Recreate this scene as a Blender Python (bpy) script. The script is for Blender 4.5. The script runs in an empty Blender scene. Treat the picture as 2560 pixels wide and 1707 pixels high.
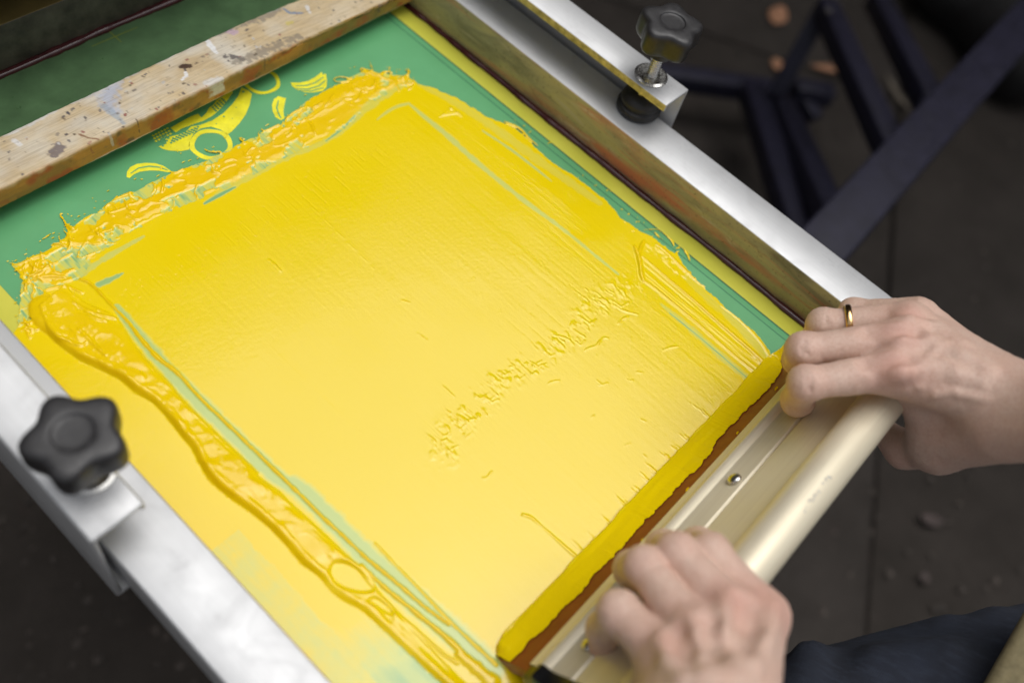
import bpy, math, random
import numpy as np
random.seed(7)
rng = np.random.default_rng(11)
SC = bpy.context.scene
COL = SC.collection

# ------------------------------------------------------------------ camera
H = 0.48                      # camera height over the screen mesh (z = 0), metres
FPX = 2350.0                  # focal length in pixels of the 2560 px wide photograph
R = np.array([[0.6672, -0.7209, 0.1874], [-0.5467, -0.6448, -0.5342], [0.5059, 0.2540, -0.8243]])
_u, _s, _v = np.linalg.svd(R); R = _u @ _v
from mathutils import Matrix, Vector
cam_d = bpy.data.cameras.new("camera"); cam = bpy.data.objects.new("camera", cam_d); COL.objects.link(cam)
_m = Matrix(((R[0][0], -R[1][0], -R[2][0], 0), (R[0][1], -R[1][1], -R[2][1], 0), (R[0][2], -R[1][2], -R[2][2], H), (0, 0, 0, 1)))
cam.matrix_world = _m
cam_d.sensor_fit = 'HORIZONTAL'; cam_d.sensor_width = 36.0; cam_d.lens = FPX / 2560 * 36
cam_d.clip_start = 0.02; cam_d.clip_end = 400
cam_d.dof.use_dof = True; cam_d.dof.focus_distance = 0.575; cam_d.dof.aperture_fstop = 3.6
SC.camera = cam

# ------------------------------------------------------------------ light: overcast daylight
world = bpy.data.worlds.new("World"); SC.world = world; world.use_nodes = True
wn = world.node_tree; bgn = wn.nodes['Background']
SUN = Vector((0.25, -0.03, 1.0)).normalized()
sky = wn.nodes.new('ShaderNodeTexSky'); sky.sky_type = 'NISHITA'; sky.sun_disc = False
sky.sun_elevation = math.asin(SUN.z); sky.sun_rotation = math.atan2(SUN.x, SUN.y)
sky.air_density = 1.0; sky.dust_density = 4.0; sky.ozone_density = 1.0
hs = wn.nodes.new('ShaderNodeHueSaturation'); hs.inputs['Saturation'].default_value = 0.22
wn.links.new(sky.outputs[0], hs.inputs['Color']); wn.links.new(hs.outputs[0], bgn.inputs[0])
bgn.inputs[1].default_value = 0.12
sun_d = bpy.data.lights.new("sun", 'SUN'); sun_d.energy = 1.5; sun_d.angle = math.radians(58); sun_d.color = (1.0, 0.985, 0.96)
sun = bpy.data.objects.new("sun", sun_d); COL.objects.link(sun)
sun.rotation_euler = SUN.to_track_quat('Z', 'Y').to_euler(); sun.location = (0, 0, 3)
SC.view_settings.view_transform = 'Standard'; SC.view_settings.look = 'None'
SC.view_settings.exposure = 0.08; SC.view_settings.gamma = 1.0
SC.cycles.max_bounces = 8
try: SC.cycles.use_denoising = True
except Exception: pass

# ------------------------------------------------------------------ pixel -> place helpers
def ray(x, y): return R.T @ np.array([x - 1280.0, y - 853.5, FPX])
def on(x, y, z=0.0):          # point (metres) where photo pixel x,y meets the level z (in units of H)
    d = ray(x, y); return (d * (z - 1) / d[2] + np.array([0, 0, 1.0])) * H
def crop(s, ox, oy): return lambda L: [(ox + a / s, oy + b / s) for a, b in L]
c1 = crop(2.2189, 0, 0); c2 = crop(2.6133, 900, 0); c4 = crop(2.6133, 0, 600); c5 = crop(2.6133, 0, 1107)
c3b = crop(2.6133, 700, 1107); c4b = crop(2.6133, 1000, 700); hb = crop(4.127, 1560, 560); dd = crop(0.91875, 0, 0)
def plane(L, z=0.0): return np.array([on(x, y, z)[:2] for x, y in L])

# ------------------------------------------------------------------ object helpers
def tag(o, label=None, cat=None, group=None, kind=None):
    if label: o['label'] = label
    if cat: o['category'] = cat
    if group: o['group'] = group
    if kind: o['kind'] = kind
    return o
def empty(name, loc, label, cat, group=None):
    o = bpy.data.objects.new(name, None); COL.objects.link(o); o.location = loc; o.empty_display_size = 0.02
    bpy.context.view_layer.update()
    return tag(o, label, cat, group)
def mesh_obj(name, V, F, mat=None, parent=None, smooth=False, attrs=None, mats=None, midx=None):
    V = np.asarray(V, np.float32); me = bpy.data.meshes.new(name)
    if isinstance(F, np.ndarray):
        n, k = F.shape
        me.vertices.add(len(V)); me.vertices.foreach_set('co', V.ravel())
        me.loops.add(n * k); me.loops.foreach_set('vertex_index', F.astype(np.int32).ravel())
        me.polygons.add(n); me.polygons.foreach_set('loop_start', np.arange(0, n * k, k, dtype=np.int32))
        me.update(calc_edges=True)
    else:
        me.from_pydata(V.tolist(), [], F)
    me.validate(); me.update()
    if attrs:
        for k, a in attrs.items():
            a = np.asarray(a, np.float32)
            if a.ndim == 1: me.attributes.new(k, 'FLOAT', 'POINT').data.foreach_set('value', a)
            else:
                rgba = np.ones((len(a), 4), np.float32); rgba[:, :3] = a
                me.attributes.new(k, 'FLOAT_COLOR', 'POINT').data.foreach_set('color', rgba.ravel())
    for m in (mats or ([mat] if mat else [])): me.materials.append(m)
    if midx is not None: me.polygons.foreach_set('material_index', np.asarray(midx, np.int32))
    if smooth: me.polygons.foreach_set('use_smooth', np.ones(len(me.polygons), bool))
    o = bpy.data.objects.new(name, me); COL.objects.link(o)
    if parent is not None:
        o.parent = parent; o.matrix_parent_inverse = parent.matrix_world.inverted()
    return o
def box_vf(x0, x1, y0, y1, z0, z1):
    V = [(x0, y0, z0), (x1, y0, z0), (x1, y1, z0), (x0, y1, z0), (x0, y0, z1), (x1, y0, z1), (x1, y1, z1), (x0, y1, z1)]
    F = [(0, 3, 2, 1), (4, 5, 6, 7), (0, 1, 5, 4), (1, 2, 6, 5), (2, 3, 7, 6), (3, 0, 4, 7)]
    return V, F
def bevel(o, w, seg=2):
    b = o.modifiers.new('bevel', 'BEVEL'); b.width = w; b.segments = seg; b.limit_method = 'ANGLE'; b.angle_limit = math.radians(35)
    o.data.polygons.foreach_set('use_smooth', np.ones(len(o.data.polygons), bool))
    b.harden_normals = False
    return o
def lathe(profile, n=48, axis_o=(0, 0, 0), rfun=None):
    V = []; F = []
    for i, (r, z) in enumerate(profile):
        for j in range(n):
            t = 2 * math.pi * j / n; rr = r * (rfun(t, r) if rfun else 1)
            V.append((axis_o[0] + rr * math.cos(t), axis_o[1] + rr * math.sin(t), axis_o[2] + z))
    for i in range(len(profile) - 1):
        for j in range(n):
            k = (j + 1) % n; F.append((i * n + j, i * n + k, (i + 1) * n + k, (i + 1) * n + j))
    F.append(tuple(range(n))[::-1]); F.append(tuple((len(profile) - 1) * n + j for j in range(n)))
    return V, F
def tube(path, rad, n=10):
    path = [Vector(p) for p in path]; V = []; F = []
    rads = rad if hasattr(rad, '__len__') else [rad] * len(path)
    up = None
    for i, p in enumerate(path):
        t = (path[min(i + 1, len(path) - 1)] - path[max(i - 1, 0)]).normalized()
        if up is None: up = t.orthogonal().normalized()
        up = (up - t * up.dot(t)).normalized(); s = t.cross(up)
        for j in range(n):
            a = 2 * math.pi * j / n; V.append(tuple(p + (up * math.cos(a) + s * math.sin(a)) * rads[i]))
    for i in range(len(path) - 1):
        for j in range(n):
            k = (j + 1) % n; F.append((i * n + j, i * n + k, (i + 1) * n + k, (i + 1) * n + j))
    F.append(tuple(range(n))[::-1]); F.append(tuple((len(path) - 1) * n + j for j in range(n)))
    return V, F
def join(*vfs):
    V = []; F = []
    for v, f in vfs:
        o = len(V); V += [tuple(p) for p in v]; F += [tuple(i + o for i in q) for q in f]
    return V, F
def bar_vf(a, b, w, h, up=(0, 0, 1)):      # square bar between two points
    a = Vector(a); b = Vector(b); t = (b - a).normalized(); u = Vector(up); s = t.cross(u).normalized(); u = s.cross(t)
    V = []
    for p in (a, b):
        for i, j in ((-1, -1), (1, -1), (1, 1), (-1, 1)): V.append(tuple(p + s * (i * w / 2) + u * (j * h / 2)))
    return V, [(0, 1, 2, 3), (7, 6, 5, 4), (0, 4, 5, 1), (1, 5, 6, 2), (2, 6, 7, 3), (3, 7, 4, 0)]

# ------------------------------------------------------------------ numpy noise
def _vn(x, y, seed):
    xi = np.floor(x).astype(np.int64); yi = np.floor(y).astype(np.int64); fx = x - xi; fy = y - yi
    def h(a, b):
        n = (a * 374761393 + b * 668265263 + seed * 974634777) & 0xFFFFFFFF
        n = ((n ^ (n >> 13)) * 1274126177) & 0xFFFFFFFF; n = (n ^ (n >> 16)) & 0xFFFFFFFF
        return n / 4294967295.0
    sx = fx * fx * fx * (fx * (fx * 6 - 15) + 10); sy = fy * fy * fy * (fy * (fy * 6 - 15) + 10)
    a = h(xi, yi); b = h(xi + 1, yi); c = h(xi, yi + 1); d = h(xi + 1, yi + 1)
    return ((a + (b - a) * sx) * (1 - sy) + (c + (d - c) * sx) * sy) * 2 - 1
def fbm(x, y, sc, octv=4, seed=0, gain=0.5):
    s = 0; a = 1; n = 0
    for o in range(octv):
        s = s + a * _vn(x / sc * 2 ** o + 17.3 * o, y / sc * 2 ** o - 9.1 * o, seed + o); n += a; a *= gain
    return s / n
def sstep(a, b, x): t = np.clip((x - a) / (b - a), 0, 1); return t * t * (3 - 2 * t)

# ------------------------------------------------------------------ materials
def new_mat(name):
    m = bpy.data.materials.new(name); m.use_nodes = True; nt = m.node_tree
    return m, nt, nt.nodes['Principled BSDF']
def N(nt, t, **kw):
    n = nt.nodes.new(t)
    for k, v in kw.items():
        if k in n.inputs.keys() if hasattr(n.inputs, 'keys') else False: n.inputs[k].default_value = v
        else: setattr(n, k, v)
    return n
def noise(nt, scale, detail=4, rough=0.55, vec=None, dist=0.0):
    n = nt.nodes.new('ShaderNodeTexNoise'); n.inputs['Scale'].default_value = scale; n.inputs['Detail'].default_value = detail
    n.inputs['Roughness'].default_value = rough; n.inputs['Distortion'].default_value = dist
    if vec is not None: nt.links.new(vec, n.inputs['Vector'])
    return n.outputs['Fac']
def ramp(nt, fac, stops):
    r = nt.nodes.new('ShaderNodeValToRGB'); el = r.color_ramp.elements
    while len(el) < len(stops): el.new(0.5)
    for e, (p, c) in zip(el, stops):
        e.position = p; e.color = (c, c, c, 1) if not hasattr(c, '__len__') else (*c, 1)
    nt.links.new(fac, r.inputs[0]); return r.outputs[0]
def mix(nt, fac, a, b, mode='MIX'):
    m = nt.nodes.new('ShaderNodeMix'); m.data_type = 'RGBA'; m.blend_type = mode
    for s, v in ((0, fac), (6, a), (7, b)):
        if hasattr(v, 'links') or isinstance(v, bpy.types.NodeSocket): nt.links.new(v, m.inputs[s])
        else: m.inputs[s].default_value = v if s == 0 else (*v, 1)
    return m.outputs[2]
def bump(nt, h, strength, dist, normal=None):
    b = nt.nodes.new('ShaderNodeBump'); b.inputs['Strength'].default_value = strength; b.inputs['Distance'].default_value = dist
    nt.links.new(h, b.inputs['Height'])
    if normal is not None: nt.links.new(normal, b.inputs['Normal'])
    return b.outputs[0]
def obj_vec(nt, scale=(1, 1, 1)):
    t = nt.nodes.new('ShaderNodeNewGeometry'); m = nt.nodes.new('ShaderNodeMapping'); m.inputs['Scale'].default_value = scale
    nt.links.new(t.outputs['Position'], m.inputs['Vector']); return m.outputs[0]
def attr(nt, name, fac=True):
    a = nt.nodes.new('ShaderNodeAttribute'); a.attribute_name = name; return a.outputs['Fac' if fac else 'Color']

def simple(name, col, rough=0.5, metal=0.0, nscale=60, var=0.25, bumps=0.0, spec=0.5):
    m, nt, p = new_mat(name); v = obj_vec(nt)
    f = noise(nt, nscale, 5, 0.6, v)
    dark = tuple(c * (1 - var) for c in col); lite = tuple(min(1, c * (1 + var)) for c in col)
    nt.links.new(ramp(nt, f, [(0.3, dark), (0.7, lite)]), p.inputs['Base Color'])
    nt.links.new(ramp(nt, noise(nt, nscale * 2.3, 4, 0.6, v), [(0.3, max(0, rough - 0.08)), (0.7, min(1, rough + 0.08))]), p.inputs['Roughness'])
    p.inputs['Metallic'].default_value = metal; p.inputs['Specular IOR Level'].default_value = spec
    if bumps: nt.links.new(bump(nt, noise(nt, nscale * 6, 4, 0.6, v), 0.5, bumps), p.inputs['Normal'])
    return m

def alu_mat(name, stretch, base=(0.56, 0.565, 0.57), rough=0.50, dirt=0.3):
    m, nt, p = new_mat(name); v = obj_vec(nt, stretch)
    br = noise(nt, 900, 3, 0.6, v)
    v2 = obj_vec(nt)
    sm = noise(nt, 38, 6, 0.65, v2, 0.6); sm2 = noise(nt, 130, 5, 0.7, v2, 1.2)
    d = mix(nt, 1.0, ramp(nt, sm, [(0.55, 0.0), (0.78, 1.0)]), ramp(nt, sm2, [(0.42, 0.0), (0.62, 1.0)]), 'MULTIPLY')
    c = mix(nt, ramp(nt, br, [(0.3, 0.0), (0.7, 1.0)]), tuple(b * 0.94 for b in base), base)
    c = mix(nt, mix(nt, 1.0, d, (dirt,) * 3, 'MULTIPLY'), c, (0.22, 0.20, 0.20))
    nt.links.new(c, p.inputs['Base Color']); p.inputs['Metallic'].default_value = 0.62
    rr = ramp(nt, sm, [(0.3, rough - 0.05), (0.75, rough + 0.14)]); nt.links.new(rr, p.inputs['Roughness'])
    nt.links.new(bump(nt, br, 0.25, 0.00008), p.inputs['Normal'])
    return m
M_ALU_Y = alu_mat('brushed_aluminium', (1, 0.02, 1))
M_ALU_X = alu_mat('brushed_aluminium_across', (0.02, 1, 1))
M_STEEL = simple('steel', (0.62, 0.61, 0.58), 0.28, 1.0, 300, 0.12)
M_BLACK = simple('black_plastic', (0.026, 0.025, 0.026), 0.42, 0.0, 260, 0.3, 0.00012)
M_RUBBER = simple('black_rubber', (0.016, 0.015, 0.015), 0.5, 0.0, 200, 0.2)
M_CHANNEL_EDGE = simple('dull_yellow_edge', (0.50, 0.42, 0.16), 0.5, 0.1, 210, 0.45)  # dull yellow, only on the right arm's inner edge
M_DARKSTEEL = simple('dark_steel', (0.05, 0.048, 0.046), 0.5, 0.3, 60, 0.3)

# stained inner face of the screen frame
def stain_mat(name, dark=1.0):
    m, nt, p = new_mat(name); v = obj_vec(nt, (1, 0.22, 1)); v2 = obj_vec(nt)
    a = noise(nt, 55, 6, 0.65, v, 0.8); b = noise(nt, 48, 5, 0.62, obj_vec(nt, (1, .10, 1)), 0.4); c = noise(nt, 420, 4, 0.7, v2); e = noise(nt, 90, 5, 0.7, v, 1.0)
    base = ramp(nt, a, [(0.30, (0.20, 0.18, 0.11)), (0.45, (0.36, 0.32, 0.19)), (0.58, (0.46, 0.40, 0.20)), (0.72, (0.46, 0.41, 0.31))])
    base = mix(nt, ramp(nt, b, [(0.47, 0.0), (0.60, 0.9)]), base, (0.58, 0.17, 0.11))
    base = mix(nt, ramp(nt, e, [(0.57, 0.0), (0.70, 0.75)]), base, (0.60, 0.50, 0.37))
    base = mix(nt, ramp(nt, e, [(0.28, 0.8), (0.40, 0.0)]), base, (0.22, 0.12, 0.09))
    base = mix(nt, ramp(nt, c, [(0.60, 0.0), (0.70, 0.7)]), base, (0.07, 0.05, 0.035))
    if dark != 1.0: base = mix(nt, 1.0, base, (dark,) * 3, 'MULTIPLY')
    nt.links.new(base, p.inputs['Base Color']); p.inputs['Roughness'].default_value = 0.52
    nt.links.new(bump(nt, c, 0.5, 0.0002), p.inputs['Normal']); return m
M_STAIN = stain_mat('ink_stained_aluminium')
M_FAR_TOP = simple('shaded_olive_far_rail', (0.20, 0.145, 0.045), 0.5, 0.1, 40, 0.2, 0.0003)  # far rail's olive top, the shade on it put into the colour
M_FAR_INNER = simple('shaded_inner_face', (0.075, 0.07, 0.05), 0.55, 0.1, 90, 0.45, 0.0003)  # far rail's inner face, darkened in its colour for the shade there

# ink: yellow pigment over whatever the film lies on
def ink_mat(name):
    m, nt, p = new_mat(name)
    cov = attr(nt, 'cover'); thick = attr(nt, 'thick'); v = obj_vec(nt); vs = obj_vec(nt, (1, 0.06, 1))
    yel = mix(nt, thick, (0.80, 0.600, 0.0015), (0.80, 0.515, 0.002))  # thicker ink tinted orange: light bouncing between ridges put into the colour
    thin = mix(nt, ramp(nt, cov, [(0.02, 0.0), (0.40, 1.0)]), (0.13, 0.38, 0.20), (0.54, 0.60, 0.16))
    st = noise(nt, 620, 3, 0.6, vs)
    k = nt.nodes.new('ShaderNodeMath'); k.operation = 'MULTIPLY_ADD'; nt.links.new(st, k.inputs[0]); k.inputs[1].default_value = 0.28; k.inputs[2].default_value = -0.14
    k2 = nt.nodes.new('ShaderNodeMath'); k2.operation = 'ADD'; nt.links.new(k.outputs[0], k2.inputs[0]); nt.links.new(cov, k2.inputs[1])
    f = ramp(nt, k2.outputs[0], [(0.35, 0.0), (0.88, 1.0)])
    nt.links.new(mix(nt, f, thin, yel), p.inputs['Base Color'])
    p.inputs['Roughness'].default_value = 0.17; p.inputs['IOR'].default_value = 1.5; p.inputs['Specular IOR Level'].default_value = 0.5
    fine = noise(nt, 1300, 3, 0.6, v); big = noise(nt, 330, 3, 0.6, v); patch = noise(nt, 16, 4, 0.6, v)
    nt.links.new(ramp(nt, patch, [(0.38, 0.09), (0.66, 0.17)]), p.inputs['Roughness'])
    fm2 = nt.nodes.new('ShaderNodeMath'); fm2.operation = 'MULTIPLY'; nt.links.new(fine, fm2.inputs[0]); nt.links.new(ramp(nt, patch, [(0.36, 0.35), (0.68, 1.0)]), fm2.inputs[1]); fine = fm2.outputs[0]
    peel = noise(nt, 560, 2, 0.5, v); b = bump(nt, peel, 0.5, 0.00006); b = bump(nt, fine, 0.6, 0.00006, b); b = bump(nt, big, 0.25, 0.00018, b); b = bump(nt, st, 0.4, 0.00007, b)
    nt.links.new(b, p.inputs['Normal']); return m
M_INK = ink_mat('wet_yellow_ink')

def skin_mat():
    m, nt, p = new_mat('skin'); v = obj_vec(nt)
    red = attr(nt, 'red'); pale = attr(nt, 'pale')
    blot = noise(nt, 70, 5, 0.6, v); fine = noise(nt, 700, 4, 0.6, v); lines = noise(nt, 1900, 3, 0.6, v)
    c = mix(nt, ramp(nt, blot, [(0.35, 0.0), (0.7, 1.0)]), (0.665, 0.485, 0.39), (0.63, 0.425, 0.335))
    c = mix(nt, ramp(nt, fine, [(0.4, 0.0), (0.75, 0.55)]), c, (0.50, 0.27, 0.20))
    c = mix(nt, red, c, (0.58, 0.27, 0.215))
    c = mix(nt, pale, c, (0.72, 0.50, 0.40))
    nt.links.new(c, p.inputs['Base Color']); p.inputs['Roughness'].default_value = 0.54
    p.inputs['Subsurface Weight'].default_value = 0.06; p.inputs['Subsurface Radius'].default_value = (0.004, 0.0015, 0.0008)
    p.inputs['Subsurface Scale'].default_value = 1.0
    b = bump(nt, lines, 0.7, 0.00035); b = bump(nt, fine, 0.45, 0.0004, b); nt.links.new(b, p.inputs['Normal'])
    return m
M_SKIN = skin_mat()

def denim_mat():
    m, nt, p = new_mat('denim'); v = obj_vec(nt)
    w = nt.nodes.new('ShaderNodeTexWave'); w.inputs['Scale'].default_value = 420; w.inputs['Distortion'].default_value = 1.2; w.inputs['Detail'].default_value = 2
    nt.links.new(v, w.inputs['Vector'])
    f = noise(nt, 30, 5, 0.6, v)
    c = mix(nt, ramp(nt, f, [(0.35, 0.0), (0.75, 1.0)]), (0.008, 0.009, 0.014), (0.019, 0.024, 0.040))
    sl = noise(nt, 260, 3, 0.7, obj_vec(nt, (1, .12, .4)))
    c = mix(nt, ramp(nt, sl, [(0.48, 0.0), (0.72, 0.45)]), c, (0.040, 0.050, 0.076))
    c = mix(nt, ramp(nt, w.outputs['Fac'], [(0.5, 0.0), (0.95, 0.35)]), c, (0.07, 0.09, 0.14))
    nt.links.new(c, p.inputs['Base Color']); p.inputs['Roughness'].default_value = 0.9
    nt.links.new(bump(nt, w.outputs['Fac'], 0.5, 0.0004), p.inputs['Normal']); return m
M_DENIM = denim_mat()

# ================================================================== SETTING: dark paved ground
GZ = -0.92
def ground_mat(name, a, b):
    m, nt, p = new_mat(name); v = obj_vec(nt)
    f = noise(nt, 9, 6, 0.65, v); g = noise(nt, 85, 5, 0.7, v); h = noise(nt, 28, 5, 0.6, v)
    c = mix(nt, ramp(nt, f, [(0.35, 0.0), (0.7, 1.0)]), a, b)
    c = mix(nt, ramp(nt, g, [(0.60, 0.0), (0.74, 0.55)]), c, (0.075, 0.062, 0.055))
    c = mix(nt, ramp(nt, h, [(0.64, 0.0), (0.74, 0.5)]), c, (0.06, 0.042, 0.038))
    nt.links.new(c, p.inputs['Base Color']); p.inputs['Roughness'].default_value = 0.85; p.inputs['Specular IOR Level'].default_value = 0.2
    nt.links.new(bump(nt, g, 0.6, 0.004), p.inputs['Normal']); return m
M_GROUND = ground_mat('dark_ground', (0.026, 0.0216, 0.0185), (0.036, 0.0306, 0.0265))
M_SLAB = ground_mat('dark_paving', (0.029, 0.0243, 0.0205), (0.044, 0.037, 0.032))
V, F = box_vf(-60, 60, -60, 60, GZ - 0.3, GZ - 0.012)
ground = mesh_obj('ground', V, F, M_GROUND); tag(ground, kind='structure')
pave = bpy.data.objects.new('pavement', None); COL.objects.link(pave); pave.location = (1.0, 0, GZ); tag(pave, kind='structure')
bpy.context.view_layer.update()
pa = on(2190, 1200, GZ / H); pb = on(2165, 1590, GZ / H)
ax = (pa - pb)[:2]; ax /= np.linalg.norm(ax); ay = np.array([-ax[1], ax[0]])
SL = 1.5
V, F = box_vf(-SL / 2 + .005, SL / 2 - .005, -SL / 2 + .005, SL / 2 - .005, -0.05, 0.0)
slab_me = None
for i in range(-2, 4):
    for j in range(-3, 3):
        c = pb[:2] + ax * (i * SL + 0.62 + (0.75 if j % 2 else 0)) + ay * ((j + 0.5) * SL)
        if slab_me is None:
            o = mesh_obj('paving_slab', V, F, M_SLAB, pave); bevel(o, 0.004, 1); slab_me = o
        else:
            o = slab_me.copy(); COL.objects.link(o); o.parent = pave
        o.matrix_parent_inverse = pave.matrix_world.inverted()
        o.location = (c[0], c[1], GZ + random.uniform(-.004, .003)); o.rotation_euler = (random.uniform(-.004, .004), random.uniform(-.004, .004), math.atan2(ax[1], ax[0]))

# the dark building across the yard (out of the frame; it is what the wet ink mirrors at the far end)
bld = empty('building', (2.0, 2.5, GZ), 'tall dark brick building standing round two sides of the yard', 'building')
M_BRICK = simple('dark_brick', (0.055, 0.042, 0.036), 0.8, 0, 14, 0.3)
M_PANE = simple('dark_glass', (0.02, 0.022, 0.025), 0.15, 0, 3, 0.2)
def bpart(name, x0, x1, y0, y1, z0, z1, mat): V, F = box_vf(x0, x1, y0, y1, z0, z1); return mesh_obj(name, V, F, mat, bld)
bpart('wall', -4.5, 3.0, 2.45, 8.0, GZ - .01, 3.42, M_BRICK); bpart('cornice', -4.6, 2.93, 2.38, 8.1, 3.422, 3.56, M_BRICK)
bpart('wall', 3.002, 9.0, -1.6, 8.0, GZ - .01, 3.25, M_BRICK); bpart('cornice', 2.932, 9.1, -1.7, 8.1, 3.252, 3.39, M_BRICK)
for i in range(5):
    for z0 in (0.1, 2.0):
        x = -3.9 + i * 1.4; bpart('window', x, x + .8, 2.435, 2.451, z0, z0 + 1.15, M_PANE); bpart('sill', x - .05, x + .85, 2.39, 2.449, z0 - .09, z0 - .003, M_BRICK)

# ================================================================== PRINTING SCREEN
hz = 0.0740; XI_L, XO_L, XI_R, XO_R = 0.158, 0.0888, 0.9588, 1.0262
YF_I, YF_O = 1.071, 1.139; YN_O, YN_I = -0.098, -0.040
scr = empty('printing_screen', (0.56 * H, 0.5 * H, -0.005), 'silver framed printing screen with green emulsion and yellow ink on its mesh', 'printing screen')
def rail(name, x0, x1, y0, y1, z0, z1, mats, inner, label=None):
    V, F = box_vf(x0 * H, x1 * H, y0 * H, y1 * H, z0 * H, z1 * H)
    idx = [1 if i in inner else 0 for i in range(6)]
    o = mesh_obj(name, V, F, parent=scr, mats=mats, midx=idx); bevel(o, 0.0011, 2)
    if label: o['label'] = label
    return o
# faces order: bottom, top, -y, +x, +y, -x
rail('side_rail', XO_L, XI_L, YN_O, YF_O, -0.004, hz, [M_ALU_Y, M_STAIN], (3,), 'bare silver rail on the near left, white under the sky')
rail('side_rail', XI_R, XO_R, YN_O, YF_O, -0.004, hz, [M_ALU_Y, M_STAIN], (5,), 'silver rail on the right with red and olive ink stains on its inner side')
rail('far_rail', XI_L + .0015, XI_R - .0015, YF_I, YF_O - .002, -0.004, hz - .001, [M_FAR_TOP, M_FAR_INNER], (2,))
rail('near_rail', XI_L + .0015, XI_R - .0015, YN_O + .002, YN_I, -0.004, hz - .012, [M_ALU_X, M_STAIN], (4,))

def mesh_fabric_mat():
    m, nt, p = new_mat('open_mesh'); v = obj_vec(nt)
    f = noise(nt, 22, 4, 0.6, v)
    c = mix(nt, ramp(nt, f, [(0.35, 0.0), (0.7, 1.0)]), (0.56, 0.55, 0.06), (0.64, 0.61, 0.08))
    nt.links.new(c, p.inputs['Base Color']); p.inputs['Roughness'].default_value = 0.3; return m
def emulsion_mat():
    m, nt, p = new_mat('green_emulsion'); v = obj_vec(nt)
    f = noise(nt, 18, 5, 0.6, v); g = noise(nt, 75, 5, 0.65, v, 0.8)
    c = mix(nt, ramp(nt, f, [(0.35, 0.0), (0.7, 1.0)]), (0.105, 0.345, 0.145), (0.125, 0.395, 0.172))
    c = mix(nt, ramp(nt, g, [(0.6, 0.0), (0.75, 0.25)]), c, (0.15, 0.33, 0.12))
    nt.links.new(c, p.inputs['Base Color']); p.inputs['Roughness'].default_value = 0.30
    nt.links.new(bump(nt, noise(nt, 1600, 2, 0.5, v), 0.3, 0.00006), p.inputs['Normal']); return m
M_FAB = mesh_fabric_mat(); M_EMU = emulsion_mat()
def sheet(name, poly, z, mat, parent=scr, thick=0.0):
    V = [(x, y, z) for x, y in poly]; n = len(V)
    if thick:
        V += [(x, y, z - thick) for x, y in poly]
        F = [tuple(range(n)), tuple(range(2 * n - 1, n - 1, -1))] + [(i, n + i, n + (i + 1) % n, (i + 1) % n) for i in range(n)]
    else: F = [tuple(range(n))]
    return mesh_obj(name, V, F, mat, parent)
E = 0.0012
sheet('mesh_fabric', [(XI_L * H - .004, YN_I * H - .004), (XI_R * H + .004, YN_I * H - .004), (XI_R * H + .004, YF_I * H + .004), (XI_L * H - .004, YF_I * H + .004)], 0, M_FAB, thick=0.0006)
XE = 0.921; XEL = 0.196
emu = [(XEL * H, YN_I * H + .002), (XE * H, YN_I * H + .002), (XE * H, 1.066 * H), (XEL * H, 1.066 * H)]
sheet('emulsion', emu, 0.0002, M_EMU, thick=0.00012)
M_EDGE = simple('emulsion_edge', (0.018, 0.12, 0.07), 0.35, 0, 200, 0.2)
for xx, w in ((XE - 0.0005, 0.0022), (XE - 0.011, 0.0012)):
    sheet('emulsion_edge', [(xx * H, 0.0), ((xx + w) * H, 0.0), ((xx + w) * H, 1.06 * H), (xx * H, 1.06 * H)], 0.00026, M_EDGE, thick=0.00004)
M_SHADE_GREEN = simple('shaded_green', (0.080, 0.155, 0.068), 0.35, 0, 60, 0.2)
sheet('shade_strip', [(XEL * H, 0.962 * H), (XE * H, 0.958 * H), (XE * H, 1.064 * H), (XEL * H, 1.064 * H)], 0.00026, M_SHADE_GREEN, thick=0.00005)  # darker green sheet painted in for the shade behind the batten
# glue bead along the frame
M_GLUE = simple('burgundy_glue', (0.055, 0.012, 0.013), 0.12, 0, 90, 0.3)
def bead(name, pts, r, mat, parent, seed):
    P = []; rr = []
    n = len(pts)
    for i, p in enumerate(pts):
        P.append(p); rr.append(r * (1 + 0.45 * float(fbm(np.array([i * 0.21]), np.array([0.3]), 1, 3, seed)[0])))
    V, F = tube(P, rr, 8); V = [(x, y, max(-0.0008, z * 0.8)) for x, y, z in V]
    return mesh_obj(name, V, F, mat, parent, smooth=True)
ys = np.linspace(YN_I + .02, YF_I - .006, 150)
bead('glue_bead', [((XI_R - 0.003 + 0.0028 * float(fbm(np.array([y * 9]), np.array([0.]), 1, 3, 5)[0])) * H, y * H, 0.0008) for y in ys], 0.0026, M_GLUE, scr, 3)
xs = np.linspace(XI_L + .01, XI_R - .01, 150)
bead('glue_bead', [(x * H, (YF_I - 0.003 + 0.003 * float(fbm(np.array([x * 9]), np.array([4.]), 1, 3, 8)[0])) * H, 0.0008) for x in xs], 0.0034, M_GLUE, scr, 9)
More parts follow.
